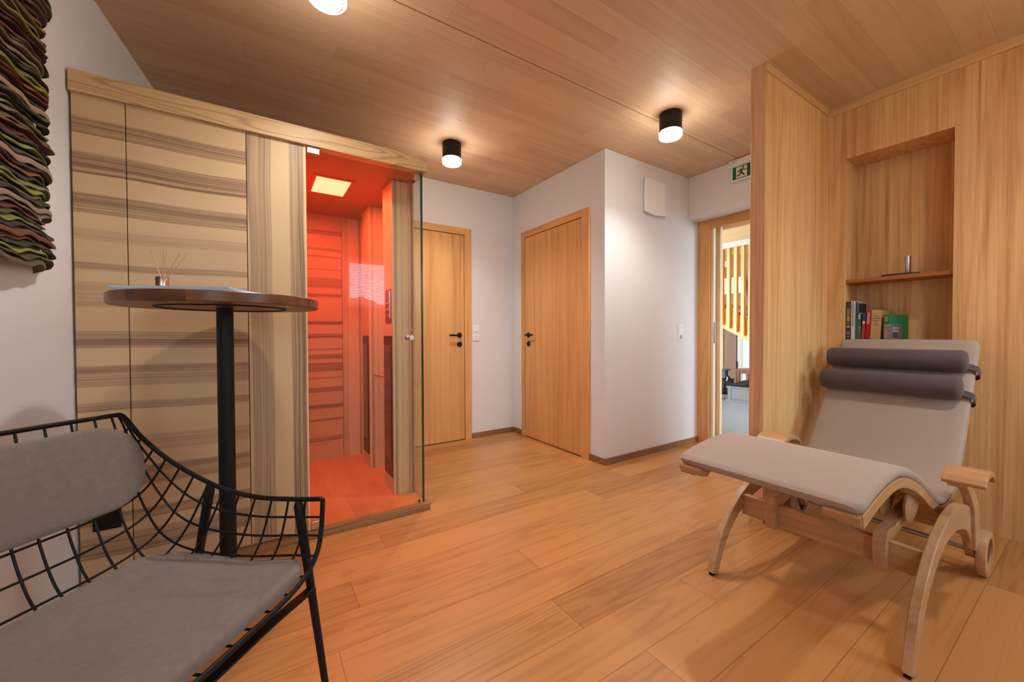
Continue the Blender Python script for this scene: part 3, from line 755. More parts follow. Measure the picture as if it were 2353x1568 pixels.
# ================================================================== FELT WALL HANGING
fh = thing('felt_wall_hanging', 'wall hanging of layered wavy felt strips in green, red and brown', 'wall hanging', (-.64, 1.9, 1.3))
PAL = [(46, 32, 22), (150, 150, 44), (168, 138, 108), (112, 26, 18), (150, 84, 30), (78, 72, 34), (108, 92, 72), (58, 22, 18), (128, 134, 44), (132, 112, 88), (44, 36, 26), (128, 66, 26)]
FM = [plain('felt_%d' % i, srgb(*[q*.86 for q in c]), .95, noise=.25, nscale=260, bump=.3, sheen=.15) for i, c in enumerate(PAL)]
order = [6, 5, 1, 10, 4, 11, 0, 8, 5, 3, 9, 2, 0, 6, 1, 8, 10, 4, 7, 2, 5, 1, 0, 3, 11, 6, 9, 8, 10, 5, 2, 7, 3, 4, 1, 8, 0, 6, 2, 9, 5, 11, 7, 3, 1, 10, 2, 8, 4, 0, 6, 9]
wdir = Vector((.123, 1, 0)).normalized(); wn = Vector((1, -.123, 0)).normalized()
bm = bmesh.new()
o0 = Vector((lx(1.15), 1.15, 0))
for sgn in (0,):
    a = o0+wn*.001; L = (1.97-1.15)/wdir.y
    vs = [a+Vector((0, 0, 1.30)), a+wdir*L+Vector((0, 0, 1.30)), a+wdir*L+Vector((0, 0, 2.40)), a+Vector((0, 0, 2.40))]
    A = [bm.verts.new(q) for q in vs]; B = [bm.verts.new(q+wn*.006) for q in vs]
    bm.faces.new(A[::-1]); bm.faces.new(B)
    for i in range(4): bm.faces.new((A[i], A[(i+1) % 4], B[(i+1) % 4], B[i]))
link('backing', bm, FM[10], fh)
NL = 66
for i in range(NL):
    z = 1.288+i*.0168
    rnd = random.Random(100+i)
    yend = 2.035+rnd.uniform(-.03, .022)
    if i == 0: yend = 2.00
    c1, c2 = rnd.uniform(-.5, .5), rnd.uniform(0, 6)
    dep = .050+rnd.uniform(-.006, .010)
    th = .0032+rnd.uniform(0, .0028)
    if i in (0, 5, 11, 19, 30): th += .005
    bm = bmesh.new(); n = 60; rows = []
    for k in range(n+1):
        y = 1.16+(yend-1.16)*k/n
        e = (yend-y)/.075
        fac = math.sqrt(max(0, 1-(1-e)**2)) if e < 1 else 1
        fac = max(fac, .03)
        wv = .0075*math.sin(y*30+i*.35+c1)+.0035*math.sin(y*67+i*.8+c2)
        ring = []
        for q, (t_, dz) in enumerate(((.05, th), (.55, th), (1.0, th*.75), (1.05, 0), (1.0, -th*.75), (.55, -th), (.05, -th))):
            base = Vector((lx(y), y, 0))+wn*(.006+dep*fac*t_)
            zz = z+.030*(1-t_)*.9-.006*t_+wv*t_**1.3-(1-fac)*.012+dz
            ring.append(bm.verts.new(base+Vector((0, 0, zz))))
        rows.append(ring)
    for A, B in zip(rows, rows[1:]):
        for q in range(7): bm.faces.new((A[q], A[(q+1) % 7], B[(q+1) % 7], B[q]))
    bm.faces.new(rows[0]); bm.faces.new(rows[-1][::-1])
    link('felt_layer', bm, FM[order[i % len(order)]], fh, smooth=60)

# ================================================================== BISTRO TABLE
TX, TY, TR, TZ0, TZ1 = -.100, 1.877, .3242, 1.157, 1.194
tb = thing('bistro_table', 'tall round bistro table with walnut top and black pole', 'table', (TX, TY, 0))
mlathe('tabletop', [(.0, TZ0), (TR-.004, TZ0), (TR, TZ0+.004), (TR, TZ1-.003), (TR-.003, TZ1), (0, TZ1)], (TX, TY, 0), W_WALNUT, tb, n=96, cap=False)
mlathe('mounting_ring', [(.200, TZ0+.0002), (.207, TZ0+.0002), (.207, TZ0-.004), (.200, TZ0-.004), (.200, TZ0+.0002)], (TX, TY, 0), BLACKM, tb, n=72, cap=False)
mlathe('pole', [(.0275, .014), (.0275, TZ0-.001)], (TX, TY, 0), BLACK, tb, n=36)
mlathe('base_plate', [(.165, 0), (.17, .003), (.17, .008), (.162, .011), (.06, .014)], (TX, TY, 0), BLACK, tb, n=64)
# reed diffuser
rx, ry = TX-.172, TY-.06
saucer = mlathe('saucer', [(.0, .0), (.034, .0), (.047, .0035), (.0475, .0045), (.034, .0015), (.0, .0015)], (rx, ry, TZ1+.0147), BLACKM, cap=False)
tag(saucer, 'small thin black saucer under the reed diffuser', 'saucer')
rd = thing('reed_diffuser', 'reed diffuser with brushed metal collar and wooden sticks on table', 'diffuser', (rx, ry, TZ1+.0164))
dz0 = TZ1+.0164
mlathe('bottle', [(.0, 0), (.014, 0), (.015, .002), (.015, .010), (.012, .013)], (rx, ry, dz0), GLASS, rd, n=32, cap=False)
mlathe('collar', [(.0175, .012), (.0195, .013), (.0195, .042), (.0185, .044), (.006, .044), (.006, .034)], (rx, ry, dz0), plain('champagne_metal', (.60, .50, .38, 1), .28, 1), rd, n=36, cap=False)
REED = plain('reed_wood', srgb(206, 164, 116), .7)
for dx, dy, L in ((-.060, .024, .150), (-.026, -.012, .142), (.005, .014, .144), (.013, -.007, .145), (.062, .0, .130), (.069, .026, .134)):
    bm = bmesh.new(); R2 = _R
    top = Vector((rx, ry, dz0+L-.005))+R2*dx+_F*dy; base = Vector((rx, ry, dz0+.012))-R2*dx*.12
    tube(bm, [base, top], .0015, 6); link('reed', bm, REED, rd)
# magazines under the diffuser
MB = plain('magazine_blue_white', srgb(196, 218, 242), .35); MP = plain('magazine_pages', srgb(232, 232, 232), .6)
def magazine(cx, cy, ang, z, label, curl=0):
    t = thing('magazine', label, 'magazine', (cx, cy, z), 'magazines on the bistro table')
    m_ = Matrix.Translation((cx, cy, z)) @ Matrix.Rotation(ang, 4, 'Z')
    bm = bmesh.new(); n = 24; L, Wd, H = .345, .24, .0046
    for z0, z1, inset in ((0, .0006, 0), (H-.0006, H, 0)):
        rows = []
        for i in range(n+1):
            x = -L/2+L*i/n; u_ = max(0, (i/n-.82)/.18); dzz = -curl*u_*u_*.010*0
            rows.append([bm.verts.new(m_ @ Vector((x, -Wd/2, z0+dzz))), bm.verts.new(m_ @ Vector((x, Wd/2, z0+dzz))), bm.verts.new(m_ @ Vector((x, Wd/2, z1+dzz))), bm.verts.new(m_ @ Vector((x, -Wd/2, z1+dzz)))])
        for A, B in zip(rows, rows[1:]):
            for q in range(4): bm.faces.new((A[q], A[(q+1) % 4], B[(q+1) % 4], B[q]))
        bm.faces.new(rows[0]); bm.faces.new(rows[-1][::-1])
    box(bm, -L/2, L/2, -Wd/2-.0006, -Wd/2, 0, H, m=m_)
    link('cover', bm, MB, t, smooth=0)
    bm = bmesh.new(); box(bm, -L/2+.001, L/2-.001, -Wd/2, Wd/2-.001, .0007, H-.0007, m=m_); link('pages', bm, MP, t, smooth=0)
_a = -YAW*.72
magazine(-.167, 1.745, _a, TZ1+.0003, 'pale blue magazine, lowest of the three under the reed diffuser')
magazine(-.174, 1.748, _a+.02, TZ1+.0051, 'pale blue magazine, middle of the three under the reed diffuser')
magazine(-.179, 1.752, _a-.015, TZ1+.0099, 'pale blue magazine on top, directly under the reed diffuser')

# ================================================================== WIRE ARMCHAIR
U_ = Vector((.735, -.678, 0)); W_ = Vector((-.678, -.735, 0)); B0 = Vector((-.336, 1.574, 0))
U_.normalize(); W_.normalize()
CW = .585
C3 = lambda a, b, z: B0 + U_*a + W_*b + Vector((0, 0, z))
chair = thing('wire_armchair', 'black wire basket armchair with two grey felt cushions', 'chair', tuple(C3(.33, CW/2, 0)))
armp = smoothpath([(0, 0, .822), (.022, 0, .812), (.085, 0, .754), (.188, 0, .690), (.329, 0, .633), (.451, 0, .612), (.571, 0, .614), (.650, 0, .620)], 8)
cenp = smoothpath([(0, 0, .822), (.018, 0, .74), (.045, 0, .64), (.080, 0, .53), (.13, 0, .445), (.21, 0, .408), (.32, 0, .402), (.45, 0, .410), (.56, 0, .425), (.640, 0, .430)], 8)
def atlen(P, t):
    d = [0]
    for a, b in zip(P, P[1:]): d.append(d[-1]+(b-a).length)
    s_ = t*d[-1]
    for i in range(len(P)-1):
        if s_ <= d[i+1] or i == len(P)-2:
            k = (s_-d[i])/(d[i+1]-d[i]+1e-9); return P[i].lerp(P[i+1], min(max(k, 0), 1))
EX = .45
def S(sig, t):
    """sig 0 (far arm) .. .5 centre .. 1 (near arm); t 0 back rim .. 1 front rim"""
    Rp, Cp = atlen(armp, t), atlen(cenp, t)
    s2 = sig*2 if sig <= .5 else (1-sig)*2
    th = s2*PI/2
    beta = 1-max(math.cos(th), 0)**EX; wgt = 1-max(math.sin(th), 0)**EX
    beta = min(1, beta); b = beta*CW/2
    if sig > .5: b = CW-b
    a = Rp.x*wgt+Cp.x*(1-wgt); z = Rp.z*wgt+Cp.z*(1-wgt)
    return C3(a, b, z)
# arclength-uniform sigma table at the front section
NS = 240
tab = [S(i/NS, .8) for i in range(NS+1)]; dd = [0]
for a, b in zip(tab, tab[1:]): dd.append(dd[-1]+(b-a).length)
def sig_at(f):
    s_ = f*dd[-1]
    for i in range(NS):
        if dd[i+1] >= s_: return (i+(s_-dd[i])/(dd[i+1]-dd[i]+1e-9))/NS
    return 1
bm = bmesh.new()
NU, NT = 17, 14
for j in range(1, NU):
    sg_ = sig_at(j/NU); tube(bm, [S(sg_, k/40) for k in range(41)], .0029, 6)
for j in range(1, NT):
    t_ = j/NT; tube(bm, [S(sig_at(k/70), t_) for k in range(71)], .0029, 6)
link('wire_basket', bm, BLACK, chair)
bm = bmesh.new()
front = [S(sig_at(k/60), 1.0) for k in range(61)]
back = [C3(0, CW*k/20, .822+.004*math.sin(PI*k/20)) for k in range(21)]
arm1 = [C3(p.x, 0, p.z) for p in armp]; arm2 = [C3(p.x, CW, p.z) for p in armp]
loop = back + arm2[1:] + front[::-1][1:] + arm1[::-1][1:-1]
tube(bm, loop, .0062, 10, closed=True)
link('rim', bm, BLACK, chair)
def leg(a0, z0, a1, b0, b1, flare):
    bm = bmesh.new(); P = [C3(a0, b0, z0), C3(a0+(a1-a0)*.15, b0+(b1-b0)*.15, z0*.85), C3(a1, b1, 0.004)]
    tube(bm, smoothpath(P, 4), interp([.006, .0125, .012, .010, .008], 9), 10)
    link('leg', bm, BLACK, chair)
leg(.580, .612, .640, .004, -.035, 1); leg(.310, .636, .140, .004, -.035, 1)
leg(.580, .612, .640, CW-.004, CW+.035, 1); leg(.310, .636, .140, CW-.004, CW+.035, 1)
for a_ in (.615, .255):
    bm = bmesh.new(); P = smoothpath([C3(a_, -.004, .378), C3(a_-.01, .04, .372), C3(a_-.02, .14, .368), C3(a_-.02, CW-.14, .368), C3(a_-.01, CW-.04, .372), C3(a_, CW+.004, .378)], 5)
    for A, B in zip(P, P[1:]):
        d = (B-A); n_ = Vector((0, 0, 1)).cross(d).normalized()*.012; h = Vector((0, 0, .003))
        vs = [bm.verts.new(q) for q in (A-n_-h, A+n_-h, A+n_+h, A-n_+h, B-n_-h, B+n_-h, B+n_+h, B-n_+h)]
        for q in ((0, 1, 5, 4), (1, 2, 6, 5), (2, 3, 7, 6), (3, 0, 4, 7), (3, 2, 1, 0), (4, 5, 6, 7)): bm.faces.new([vs[i] for i in q])
    link('cross_bar', bm, BLACK, chair)
def pad(name, outline, place, thick, nrm_round=.012, inner=5):
    """cushion from 2D outline; place(u,v,h) -> world; h from 0..thick"""
    bm = bmesh.new(); cx = sum(p[0] for p in outline)/len(outline); cy = sum(p[1] for p in outline)/len(outline)
    def ringat(scale_off, h):
        out = []
        for (x, y) in outline:
            d = Vector((cx-x, cy-y)); L = d.length; d = d/L*scale_off
            out.append(bm.verts.new(place(x+d.x, y+d.y, h)))
        return out
    r = nrm_round
    levels = [(r*.8, 0), (r*.25, r*.3), (0, thick*.5), (r*.15, thick-r*.45), (r*.6, thick-r*.12), (r*1.6, thick)]
    rings = [ringat(s_, h) for s_, h in levels]
    for k in range(1, inner+1):
        f = k/(inner+1); ring = []
        for (x, y) in outline:
            d = Vector((cx-x, cy-y)); L = d.length; s_ = r*1.6+(L-r*1.6)*f; d = d/L*s_
            ring.append(bm.verts.new(place(x+d.x, y+d.y, thick+.004*math.sin(f*PI/2))))
        rings.append(ring)
    for A, B in zip(rings, rings[1:]):
        n = len(A)
        for i in range(n): bm.faces.new((A[i], A[(i+1) % n], B[(i+1) % n], B[i]))
    bm.faces.new(rings[0][::-1]); bm.faces.new(rings[-1])
    return bm
def rrect(a0, a1, b0, b1, r, n=8, m=8):
    out = []
    for cx, cy, s0 in ((a1-r, b1-r, 0), (a0+r, b1-r, 1), (a0+r, b0+r, 2), (a1-r, b0+r, 3)):
        for k in range(n+1): t_ = (s0+k/n)*PI/2; out.append((cx+r*math.cos(t_), cy+r*math.sin(t_)))
    # subdivide straight stretches
    res = []
    for p, q in zip(out, out[1:]+out[:1]):
        L = math.hypot(q[0]-p[0], q[1]-p[1]); k = max(1, int(L/.03))
        for i in range(k): res.append((p[0]+(q[0]-p[0])*i/k, p[1]+(q[1]-p[1])*i/k))
    return res
def cen_z(a):
    best = min(cenp, key=lambda p: abs(p.x-a) if p.z < .6 else 9); return best.z
cn2 = [p for p in cenp if p.z < .47]
def seat_z(a):
    for p, q in zip(cn2, cn2[1:]):
        if p.x <= a <= q.x: return p.z+(q.z-p.z)*(a-p.x)/(q.x-p.x+1e-9)
    return cn2[-1].z if a > cn2[-1].x else cn2[0].z
so_ = rrect(.160, .634, .012, CW-.012, .075)
bm = pad('seat', so_, lambda a, b, h: C3(a, b, max(seat_z(a), .412)+.008+h), .034)
link('seat_cushion', bm, F_GREY, chair, smooth=60)
# back cushion: lies on the inside of the back, v measured up the lean
bk = [p for p in cenp if p.z > .5][::-1]
def backpt(v_):
    """v_ height z -> a on basket centre line"""
    for p, q in zip(bk, bk[1:]):
        if p.z <= v_ <= q.z: return p.x+(q.x-p.x)*(v_-p.z)/(q.z-p.z)
    return bk[0].x if v_ < bk[0].z else bk[-1].x
bo = rrect(-.004, CW+.004, .592, .806, .10)
bm = pad('back', bo, lambda b, z, h: C3(backpt(z)+.026+h+.012*math.cos((b-CW/2)/(CW/2)*PI/2)*0, b, z), .036, .014)
link('back_cushion', bm, F_GREY, chair, smooth=60)

# ================================================================== SWING LOUNGER
lg = thing('wooden_lounger', 'beech relaxation lounger with taupe pad and rear wheels', 'lounger', (2.1, .65, 0))
LY0, LY1 = .378, .950
prof = spl2([(1.405, .572), (1.55, .602), (1.70, .614), (1.83, .598), (2.0, .540), (2.2, .437), (2.33, .384), (2.45, .374), (2.55, .402), (2.65, .482), (2.88, .765), (3.085, 1.012)], 8)
def offset(path, d):
    out = []
    for i, p in enumerate(path):
        a = Vector(path[max(i-1, 0)]); b = Vector(path[min(i+1, len(path)-1)]); t_ = (b-a).normalized()
        out.append((p[0]+t_.y*d, p[1]-t_.x*d))
    return out
# pad with rounded edges: loft cross-sections across y
def mattress():
    bm = bmesh.new(); T = .034; n = len(prof); lo = offset(prof, T)
    cs = [(0, .5, 1.0), (.006, .12, 1), (.016, .02, 1), (.05, .0, 1)]
    rows = []
    for i in range(n):
        u0, u1 = Vector(prof[i]), Vector(lo[i]); e = 0
        edge = min(i, n-1-i)
        sec = []
        def P(y, f): q = u0.lerp(u1, f); return bm.verts.new((q.x, y, q.y))
        shr = .0 if edge > 0 else .012
        for (dy, f) in ((0, .5), (.004, .18), (.014, .03), (.05, -.02)): sec.append(P(LY0+dy+shr, f))
        sec.append(P((LY0+LY1)/2, -.06))
        for (dy, f) in ((.05, -.02), (.014, .03), (.004, .18), (0, .5)): sec.append(P(LY1-dy-shr, f))
        for (dy, f) in ((.004, .85), (.012, 1.0)): sec.append(P(LY1-dy-shr, f))
        for (dy, f) in ((.012, 1.0), (.004, .85)): sec.append(P(LY0+dy+shr, f))
        rows.append(sec)
    # rounded end caps
    def endcap(sec, direction):
        c = sum((v.co for v in sec), Vector())/len(sec)
        ring = []
        for v in sec:
            q = v.co.copy(); q.z = c.z+(q.z-c.z)*.45; q.y = c.y+(q.y-c.y)*.985; q += direction*.009; ring.append(bm.verts.new(q))
        return ring
    d0 = Vector((prof[0][0]-prof[1][0], 0, prof[0][1]-prof[1][1])).normalized(); d1 = Vector((prof[-1][0]-prof[-2][0], 0, prof[-1][1]-prof[-2][1])).normalized()
    rows = [endcap(rows[0], d0)]+rows+[endcap(rows[-1], d1)]
    for A, B in zip(rows, rows[1:]):
        m = len(A)
        for k in range(m): bm.faces.new((A[k], A[(k+1) % m], B[(k+1) % m], B[k]))
    bm.faces.new(rows[0]); bm.faces.new(rows[-1][::-1])
    return bm
pad_ = link('mattress', mattress(), F_TAUPE, lg, smooth=50)
base = offset(prof, .0345)
for y0, y1 in ((LY0+.002, LY0+.062), (LY1-.062, LY1-.002)):
    bm = bmesh.new(); strip(bm, base, y0, y1, interp([.040, .034, .034, .034, .030, .026], len(base)))
    link('side_rail', bm, W_BEECH, lg, smooth=30, bevel=.002)
bm = bmesh.new(); strip(bm, offset(prof, .036)[2:66], LY0+.062, LY1-.062, .010); link('seat_shell', bm, W_BEECHY, lg, smooth=30)
for (y0, y1) in ((LY0+.002, LY0+.10), (LY1-.10, LY1-.002)):
    bm = bmesh.new(); prism(bm, [(1.400, .534), (1.410, .508), (1.450, .498), (1.50, .532), (1.46, .552)], y0+.004, y1-.004, 'XZ')
    link('foot_block', bm, W_BEECHY, lg, bevel=.004)
bm = bmesh.new(); strip(bm, offset(prof, .045)[-6:-2], LY0+.062, LY1-.062, .018); link('top_slat', bm, W_BEECHY, lg)
# side frames: curved leg running into the wheel bracket, armrest post
legc = [(1.662, 0.006), (1.690, .075), (1.745, .165), (1.84, .250), (1.97, .313), (2.12, .343), (2.26, .338), (2.42, .295), (2.54, .205), (2.61, .105)]
lw_ = [.022, .024, .027, .030, .034, .040, .046, .050, .052, .042]
postc = [(2.56, .150), (2.53, .25), (2.50, .33), (2.42, .40), (2.34, .46), (2.285, .507)]
for side, (y0, y1) in enumerate(((.323, .351), (.939, .967))):
    bm = bmesh.new(); c_ = spl2(legc, 5); prism(bm, band(c_, interp(lw_, len(c_))), y0, y1, 'XZ')
    lgp = link('leg', bm, W_BEECH, lg, smooth=25, bevel=.003)
    bm = bmesh.new(); box(bm, 1.645, 1.680, y0+.006, y1-.006, 0, .008); link('glide', bm, BLACKM, lgp)
    bm = bmesh.new(); c_ = spl2(postc, 5)
    yo0, yo1 = (y0-.012, y0) if side == 0 else (y1, y1+.012)
    prism(bm, band(c_, interp([.050, .045, .034, .026, .024, .030], len(c_))), min(yo0, y0+.01), max(yo1, y1-.01) if side else y0+.016, 'XZ')
    link('arm_post', bm, W_BEECH, lg, smooth=25, bevel=.003)
    # armrest: arched pad
    ya_, yb2 = (.243, .352) if side == 0 else (.872, 1.000)
    arch = spl2([(2.120, .512), (2.150, .532), (2.20, .545), (2.26, .541), (2.305, .520), (2.335, .488)], 5)
    bm = bmesh.new(); strip(bm, arch, ya_, yb2, interp([.018, .022, .024, .022, .016, .010], len(arch)))
    link('armrest', bm, W_BEECHY, lg, smooth=40, bevel=.004)
    bm = bmesh.new(); box(bm, 2.20, 2.27, min(y0, yo0)+.002, max(y1, yo1)-.002, .470, .522); link('armrest_bracket', bm, W_BEECH, lg, bevel=.004)
    wy = .303 if side == 0 else .987
    bm = bmesh.new(); q = [(.066, -.016), (.086, -.018), (.096, -.013), (.098, 0), (.096, .013), (.086, .018), (.066, .016), (.066, -.016)]
    lathe(bm, q, (2.63, wy, .098), 56, 'Y', cap=False)
    wh = link('wheel', bm, W_BEECH, lg, smooth=50)
    bm = bmesh.new(); lathe(bm, [(.020, -.012), (.068, -.005), (.068, .005), (.020, .012)], (2.63, wy, .098), 40, 'Y')
    link('hub', bm, plain('dark_hub', srgb(52, 34, 22), .5), wh)
bm = bmesh.new(); tube(bm, [(2.63, .31, .098), (2.63, .985, .098)], .011, 16); link('axle', bm, STEEL, lg)
mbox('front_rail', (1.888, 1.914, .340, .946, .212, .306), W_BEECHY, lg, bevel=.003)
mbox('rear_rail', (2.44, 2.466, .340, .946, .215, .30), W_BEECHY, lg, bevel=.003)
for y0 in (.455, .815):
    bm = bmesh.new(); c_ = spl2([(1.882, .200), (1.872, .26), (1.885, .315), (1.96, .322), (2.10, .345), (2.25, .350), (2.38, .330), (2.45, .29)], 5)
    prism(bm, band(c_, interp([.006, .020, .030, .022, .022, .022, .024, .026], len(c_))), y0-.018, y0+.018, 'XZ')
    link('cradle_bracket', bm, W_BEECH, lg, smooth=30, bevel=.004)
    for dy in (-.035, .035) if y0 < .6 else (-.035, .035):
        bm = bmesh.new(); lathe(bm, [(.060, -.013), (.078, -.008), (.084, 0), (.078, .008), (.060, .013)], (0, 0, 0), 40, 'Y')
        for v_ in bm.verts: v_.co = Vector((2.08+v_.co.x*.85+ .35*v_.co.z, y0+dy+v_.co.y, .418+v_.co.z*.95))
        link('pivot_disc', bm, W_BEECH, lg, smooth=60)
# neck bolsters with straps
def back_at(z):
    for (a, b) in zip(prof, prof[1:]):
        if a[0] > 2.5 and a[1] <= z <= b[1]: return a[0]+(b[0]-a[0])*(z-a[1])/(b[1]-a[1])
def bolster(zc, r, y0, y1, label):
    nx, nz = -.777, .63
    xs = back_at(zc); c = Vector((xs+nx*(r*.93), 0, zc+nz*(r*.93)))
    t = thing('neck_bolster', label, 'bolster', (c.x, (y0+y1)/2, c.z), 'dark bolsters on the lounger backrest')
    bm = bmesh.new(); lathe(bm, [(.0, y0), (r*.55, y0+.001), (r*.86, y0+.006), (r, y0+.022), (r, y1-.022), (r*.86, y1-.006), (r*.55, y1-.001), (.0, y1)], (c.x, 0, c.z), 44, 'Y', cap=False)
    link('cushion', bm, F_ROLL, t, smooth=55)
    bm = bmesh.new()
    d = Vector((.63, 0, .777)); n = Vector((nx, 0, nz))
    p = [Vector((xs, y0+.012, zc))+n*.022-d*.005, Vector((xs, LY0-.004, zc))+n*.012-d*.012, Vector((xs, LY0-.012, zc))-n*.012-d*.018, Vector((xs, LY0-.006, zc))-n*.045-d*.022, Vector((xs, LY0+.05, zc))-n*.068-d*.022]
    p = smoothpath(p, 4)
    for A, B in zip(p, p[1:]):
        tt = (B-A).normalized(); nn = tt.cross(d).normalized()*.0015; hw = d*.016
        vs = [bm.verts.new(q) for q in (A-hw-nn, A+hw-nn, A+hw+nn, A-hw+nn, B-hw-nn, B+hw-nn, B+hw+nn, B-hw+nn)]
        for q in ((0, 1, 5, 4), (1, 2, 6, 5), (2, 3, 7, 6), (3, 0, 4, 7), (3, 2, 1, 0), (4, 5, 6, 7)): bm.faces.new([vs[i] for i in q])
    link('strap', bm, F_ROLL, t, smooth=0)
bolster(.876, .056, .398, .962, 'upper dark grey bolster strapped to the lounger backrest')
bolster(.752, .056, .400, .962, 'lower dark grey bolster strapped to the lounger backrest')

# ================================================================== HALL BEYOND THE OPEN DOOR
HX0, HX1 = 3.70, 7.45
GREYF = plain('grey_hall_floor', srgb(150, 158, 166), .35, noise=.06, nscale=5)
bm = bmesh.new(); box(bm, HX0, 8.2, -1.2, 5.2, -.12, 0); struct(link('floor_hall', bm, GREYF), 'grey floor of the hall')
bm = bmesh.new(); box(bm, HX0+.16, 8.2, -1.2, 5.2, 2.42, 2.6); struct(link('ceiling_hall', bm, W_HALLC), 'pale pine ceiling of the hall')
bm = bmesh.new(); box(bm, HX1, HX1+.15, -1.2, 5.2, 0, 2.45); struct(link('wall_hall_end', bm, PLASTER), 'white end wall of the hall')
bm = bmesh.new(); box(bm, X3+.25, 7.6, 5.0, 5.2, 0, 2.6); struct(link('wall_hall_side', bm, PLASTER))
struct(wall_with_holes('wall_hall_front', 'X', X3+.25, 7.6, 0, 2.6, -1.35, -1.2, [(4.1, 6.0, .8, 2.2)], PLASTER), 'hall wall with a large window, outside the photo')
# wardrobe fronts and white door at the end of the hall
tag(mbox('wardrobe', (HX1-.06, HX1-.001, 4.06, 4.9, 0, 2.3), W_HALLP), 'tall pale wood cupboard front at the end of the hall', 'cupboard')
tag(mbox('wall_panel', (HX1-.035, HX1-.001, 3.83, 4.055, 0, 2.3), W_HALLB), 'tall brown wood panel beside the pale cupboard in the hall', 'panel')
wd = mbox('door_4', (HX1-.03, HX1-.001, 2.9, 3.80, .01, 2.1), plain('white_lacquer', srgb(232, 230, 224), .4)); struct(wd, 'white door at the end of the hall')
mbox('casing', (HX1-.045, HX1-.001, 3.72, 3.80, 0, 2.18), plain('pale_grey_casing', srgb(206, 200, 190), .4), wd)
for z_ in (.40, 1.0): mbox('hinge', (HX1-.055, HX1-.045, 3.79, 3.815, z_, z_+.14), BLACKM, wd)
# staircase behind a slatted screen
st = thing('staircase', 'light spruce staircase with vertical slat screen in the hall', 'staircase', (6.1, 3.2, 0))
ybot = lambda y: 1.224+(y-3.43)*.54
for k in range(9):
    y = 3.435-k*.104
    bm = bmesh.new(); box(bm, 5.965, 6.02, y-.044, y, ybot(y)+.02, 2.335); link('slat', bm, W_STAIR, st, bevel=.001)
bm = bmesh.new(); prism(bm, [(3.6, ybot(3.6)-.02), (2.3, ybot(2.3)-.02), (2.3, ybot(2.3)+.30), (3.6, ybot(3.6)+.30)], 6.022, 6.06, 'YZ'); link('stringer', bm, W_STAIR, st)
W_TREAD = wood('stair_tread', (226, 160, 86), (190, 120, 56), 'Y', 'X', .3, 9, 0, .1, .3, .2, 9, .2, 20, .45)
for k in range(6):
    y = 3.5-k*.235; z_ = ybot(y)+.24
    bm = bmesh.new(); box(bm, 6.06, 6.95, y-.26, y, z_-.035, z_); link('tread', bm, W_TREAD, st, bevel=.001)
mbox('head_beam', (5.93, 6.03, 2.2, 3.7, 2.335, 2.418), plain('grey_beam', srgb(196, 184, 168), .6), st)
tag(mbox('stair_side_wall', (6.96, 7.0, 2.3, 3.7, 1.1, 2.42), W_HALLB), 'brown wood wall behind the staircase treads', 'wall')
tag(mbox('leaflet_board', (6.62, 6.64, 3.28, 3.72, 1.72, 1.98), plain('white_board', srgb(222, 224, 222), .4)), 'white board standing on a stair tread behind the slats', 'board')
# shoe box with shoes, bench, bag, scooter
ch = thing('storage_chest', 'grey storage chest with black shoes on top in the hall', 'chest', (6.35, 3.0, 0))
GREYP = plain('grey_painted_wood', srgb(122, 112, 108), .5)
mbox('body', (6.20, 6.56, 2.55, 3.330, .03, .205), GREYP, ch, bevel=.004)
mbox('lid', (6.185, 6.575, 2.53, 3.345, .2052, .232), GREYP, ch, bevel=.004)
mbox('base', (6.185, 6.575, 2.53, 3.345, 0, .03), GREYP, ch, bevel=.004)
mbox('front_frame', (6.192, 6.20, 3.27, 3.325, .03, .205), GREYP, ch)
def blob(name, c, s, mat, label, cat, seed, parent=None, flat=True):
    bm = bmesh.new(); bmesh.ops.create_icosphere(bm, subdivisions=4, radius=1); r_ = random.Random(seed); ph = [r_.uniform(0, 6) for _ in range(6)]
    for v in bm.verts:
        k = 1+.12*math.sin(5*v.co.x+ph[0])*math.sin(6*v.co.z+ph[1])+.10*math.sin(8*v.co.y+ph[2])
        q = Vector((v.co.x*s[0]*k, v.co.y*s[1]*k, v.co.z*s[2]*k))
        if q.z < -s[2]*.55 and flat: q.z = -s[2]*.55
        v.co = Vector(c)+q
    o = link(name, bm, mat, parent, smooth=60)
    if label: tag(o, label, cat)
    return o
FAB = plain('black_nylon', srgb(34, 30, 27), .6, noise=.4, nscale=30, bump=.3)
def shoe(x, y, z, ang, label):
    t = thing('shoe', label, 'shoe', (x, y, z), 'shoes on the grey chest')
    m_ = Matrix.Translation((x, y, z)) @ Matrix.Rotation(ang, 4, 'Z')
    bm = bmesh.new(); secs = []
    for i in range(13):
        u = i/12; L = -.13+.26*u
        w_ = .036+.012*math.sin(u*PI)-(.01 if u < .1 else 0); h = .085-.045*min(1, max(0, (u-.35)/.35))-.012*max(0, (u-.8)/.2)
        secs.append([bm.verts.new(m_ @ Vector((L, w_*math.cos(a), .012+max(0, h*math.sin(a))))) for a in [PI*k/8 for k in range(9)]])
    for A, B in zip(secs, secs[1:]):
        for k in range(8): bm.faces.new((A[k], A[k+1], B[k+1], B[k]))
        bm.faces.new((A[8], A[0], B[0], B[8]))
    bm.faces.new(secs[0]); bm.faces.new(secs[-1][::-1]); link('upper', bm, FAB, t, smooth=60)
    bm = bmesh.new(); prism(bm, [tuple((m_ @ Vector((a, b, 0))).xy) for a, b in rrect(-.135, .138, -.045, .045, .04)], z, z+.013, 'XY'); link('sole', bm, BLACKM, t)
shoe(6.33, 3.19, .2325, 2.2, 'black shoe on the grey chest, nearest the bag')
shoe(6.36, 2.95, .2325, 2.0, 'black shoe on the grey chest, beside the partition edge')
shoe(6.38, 2.69, .2325, 2.4, 'black shoe on the grey chest, hidden half behind the partition')
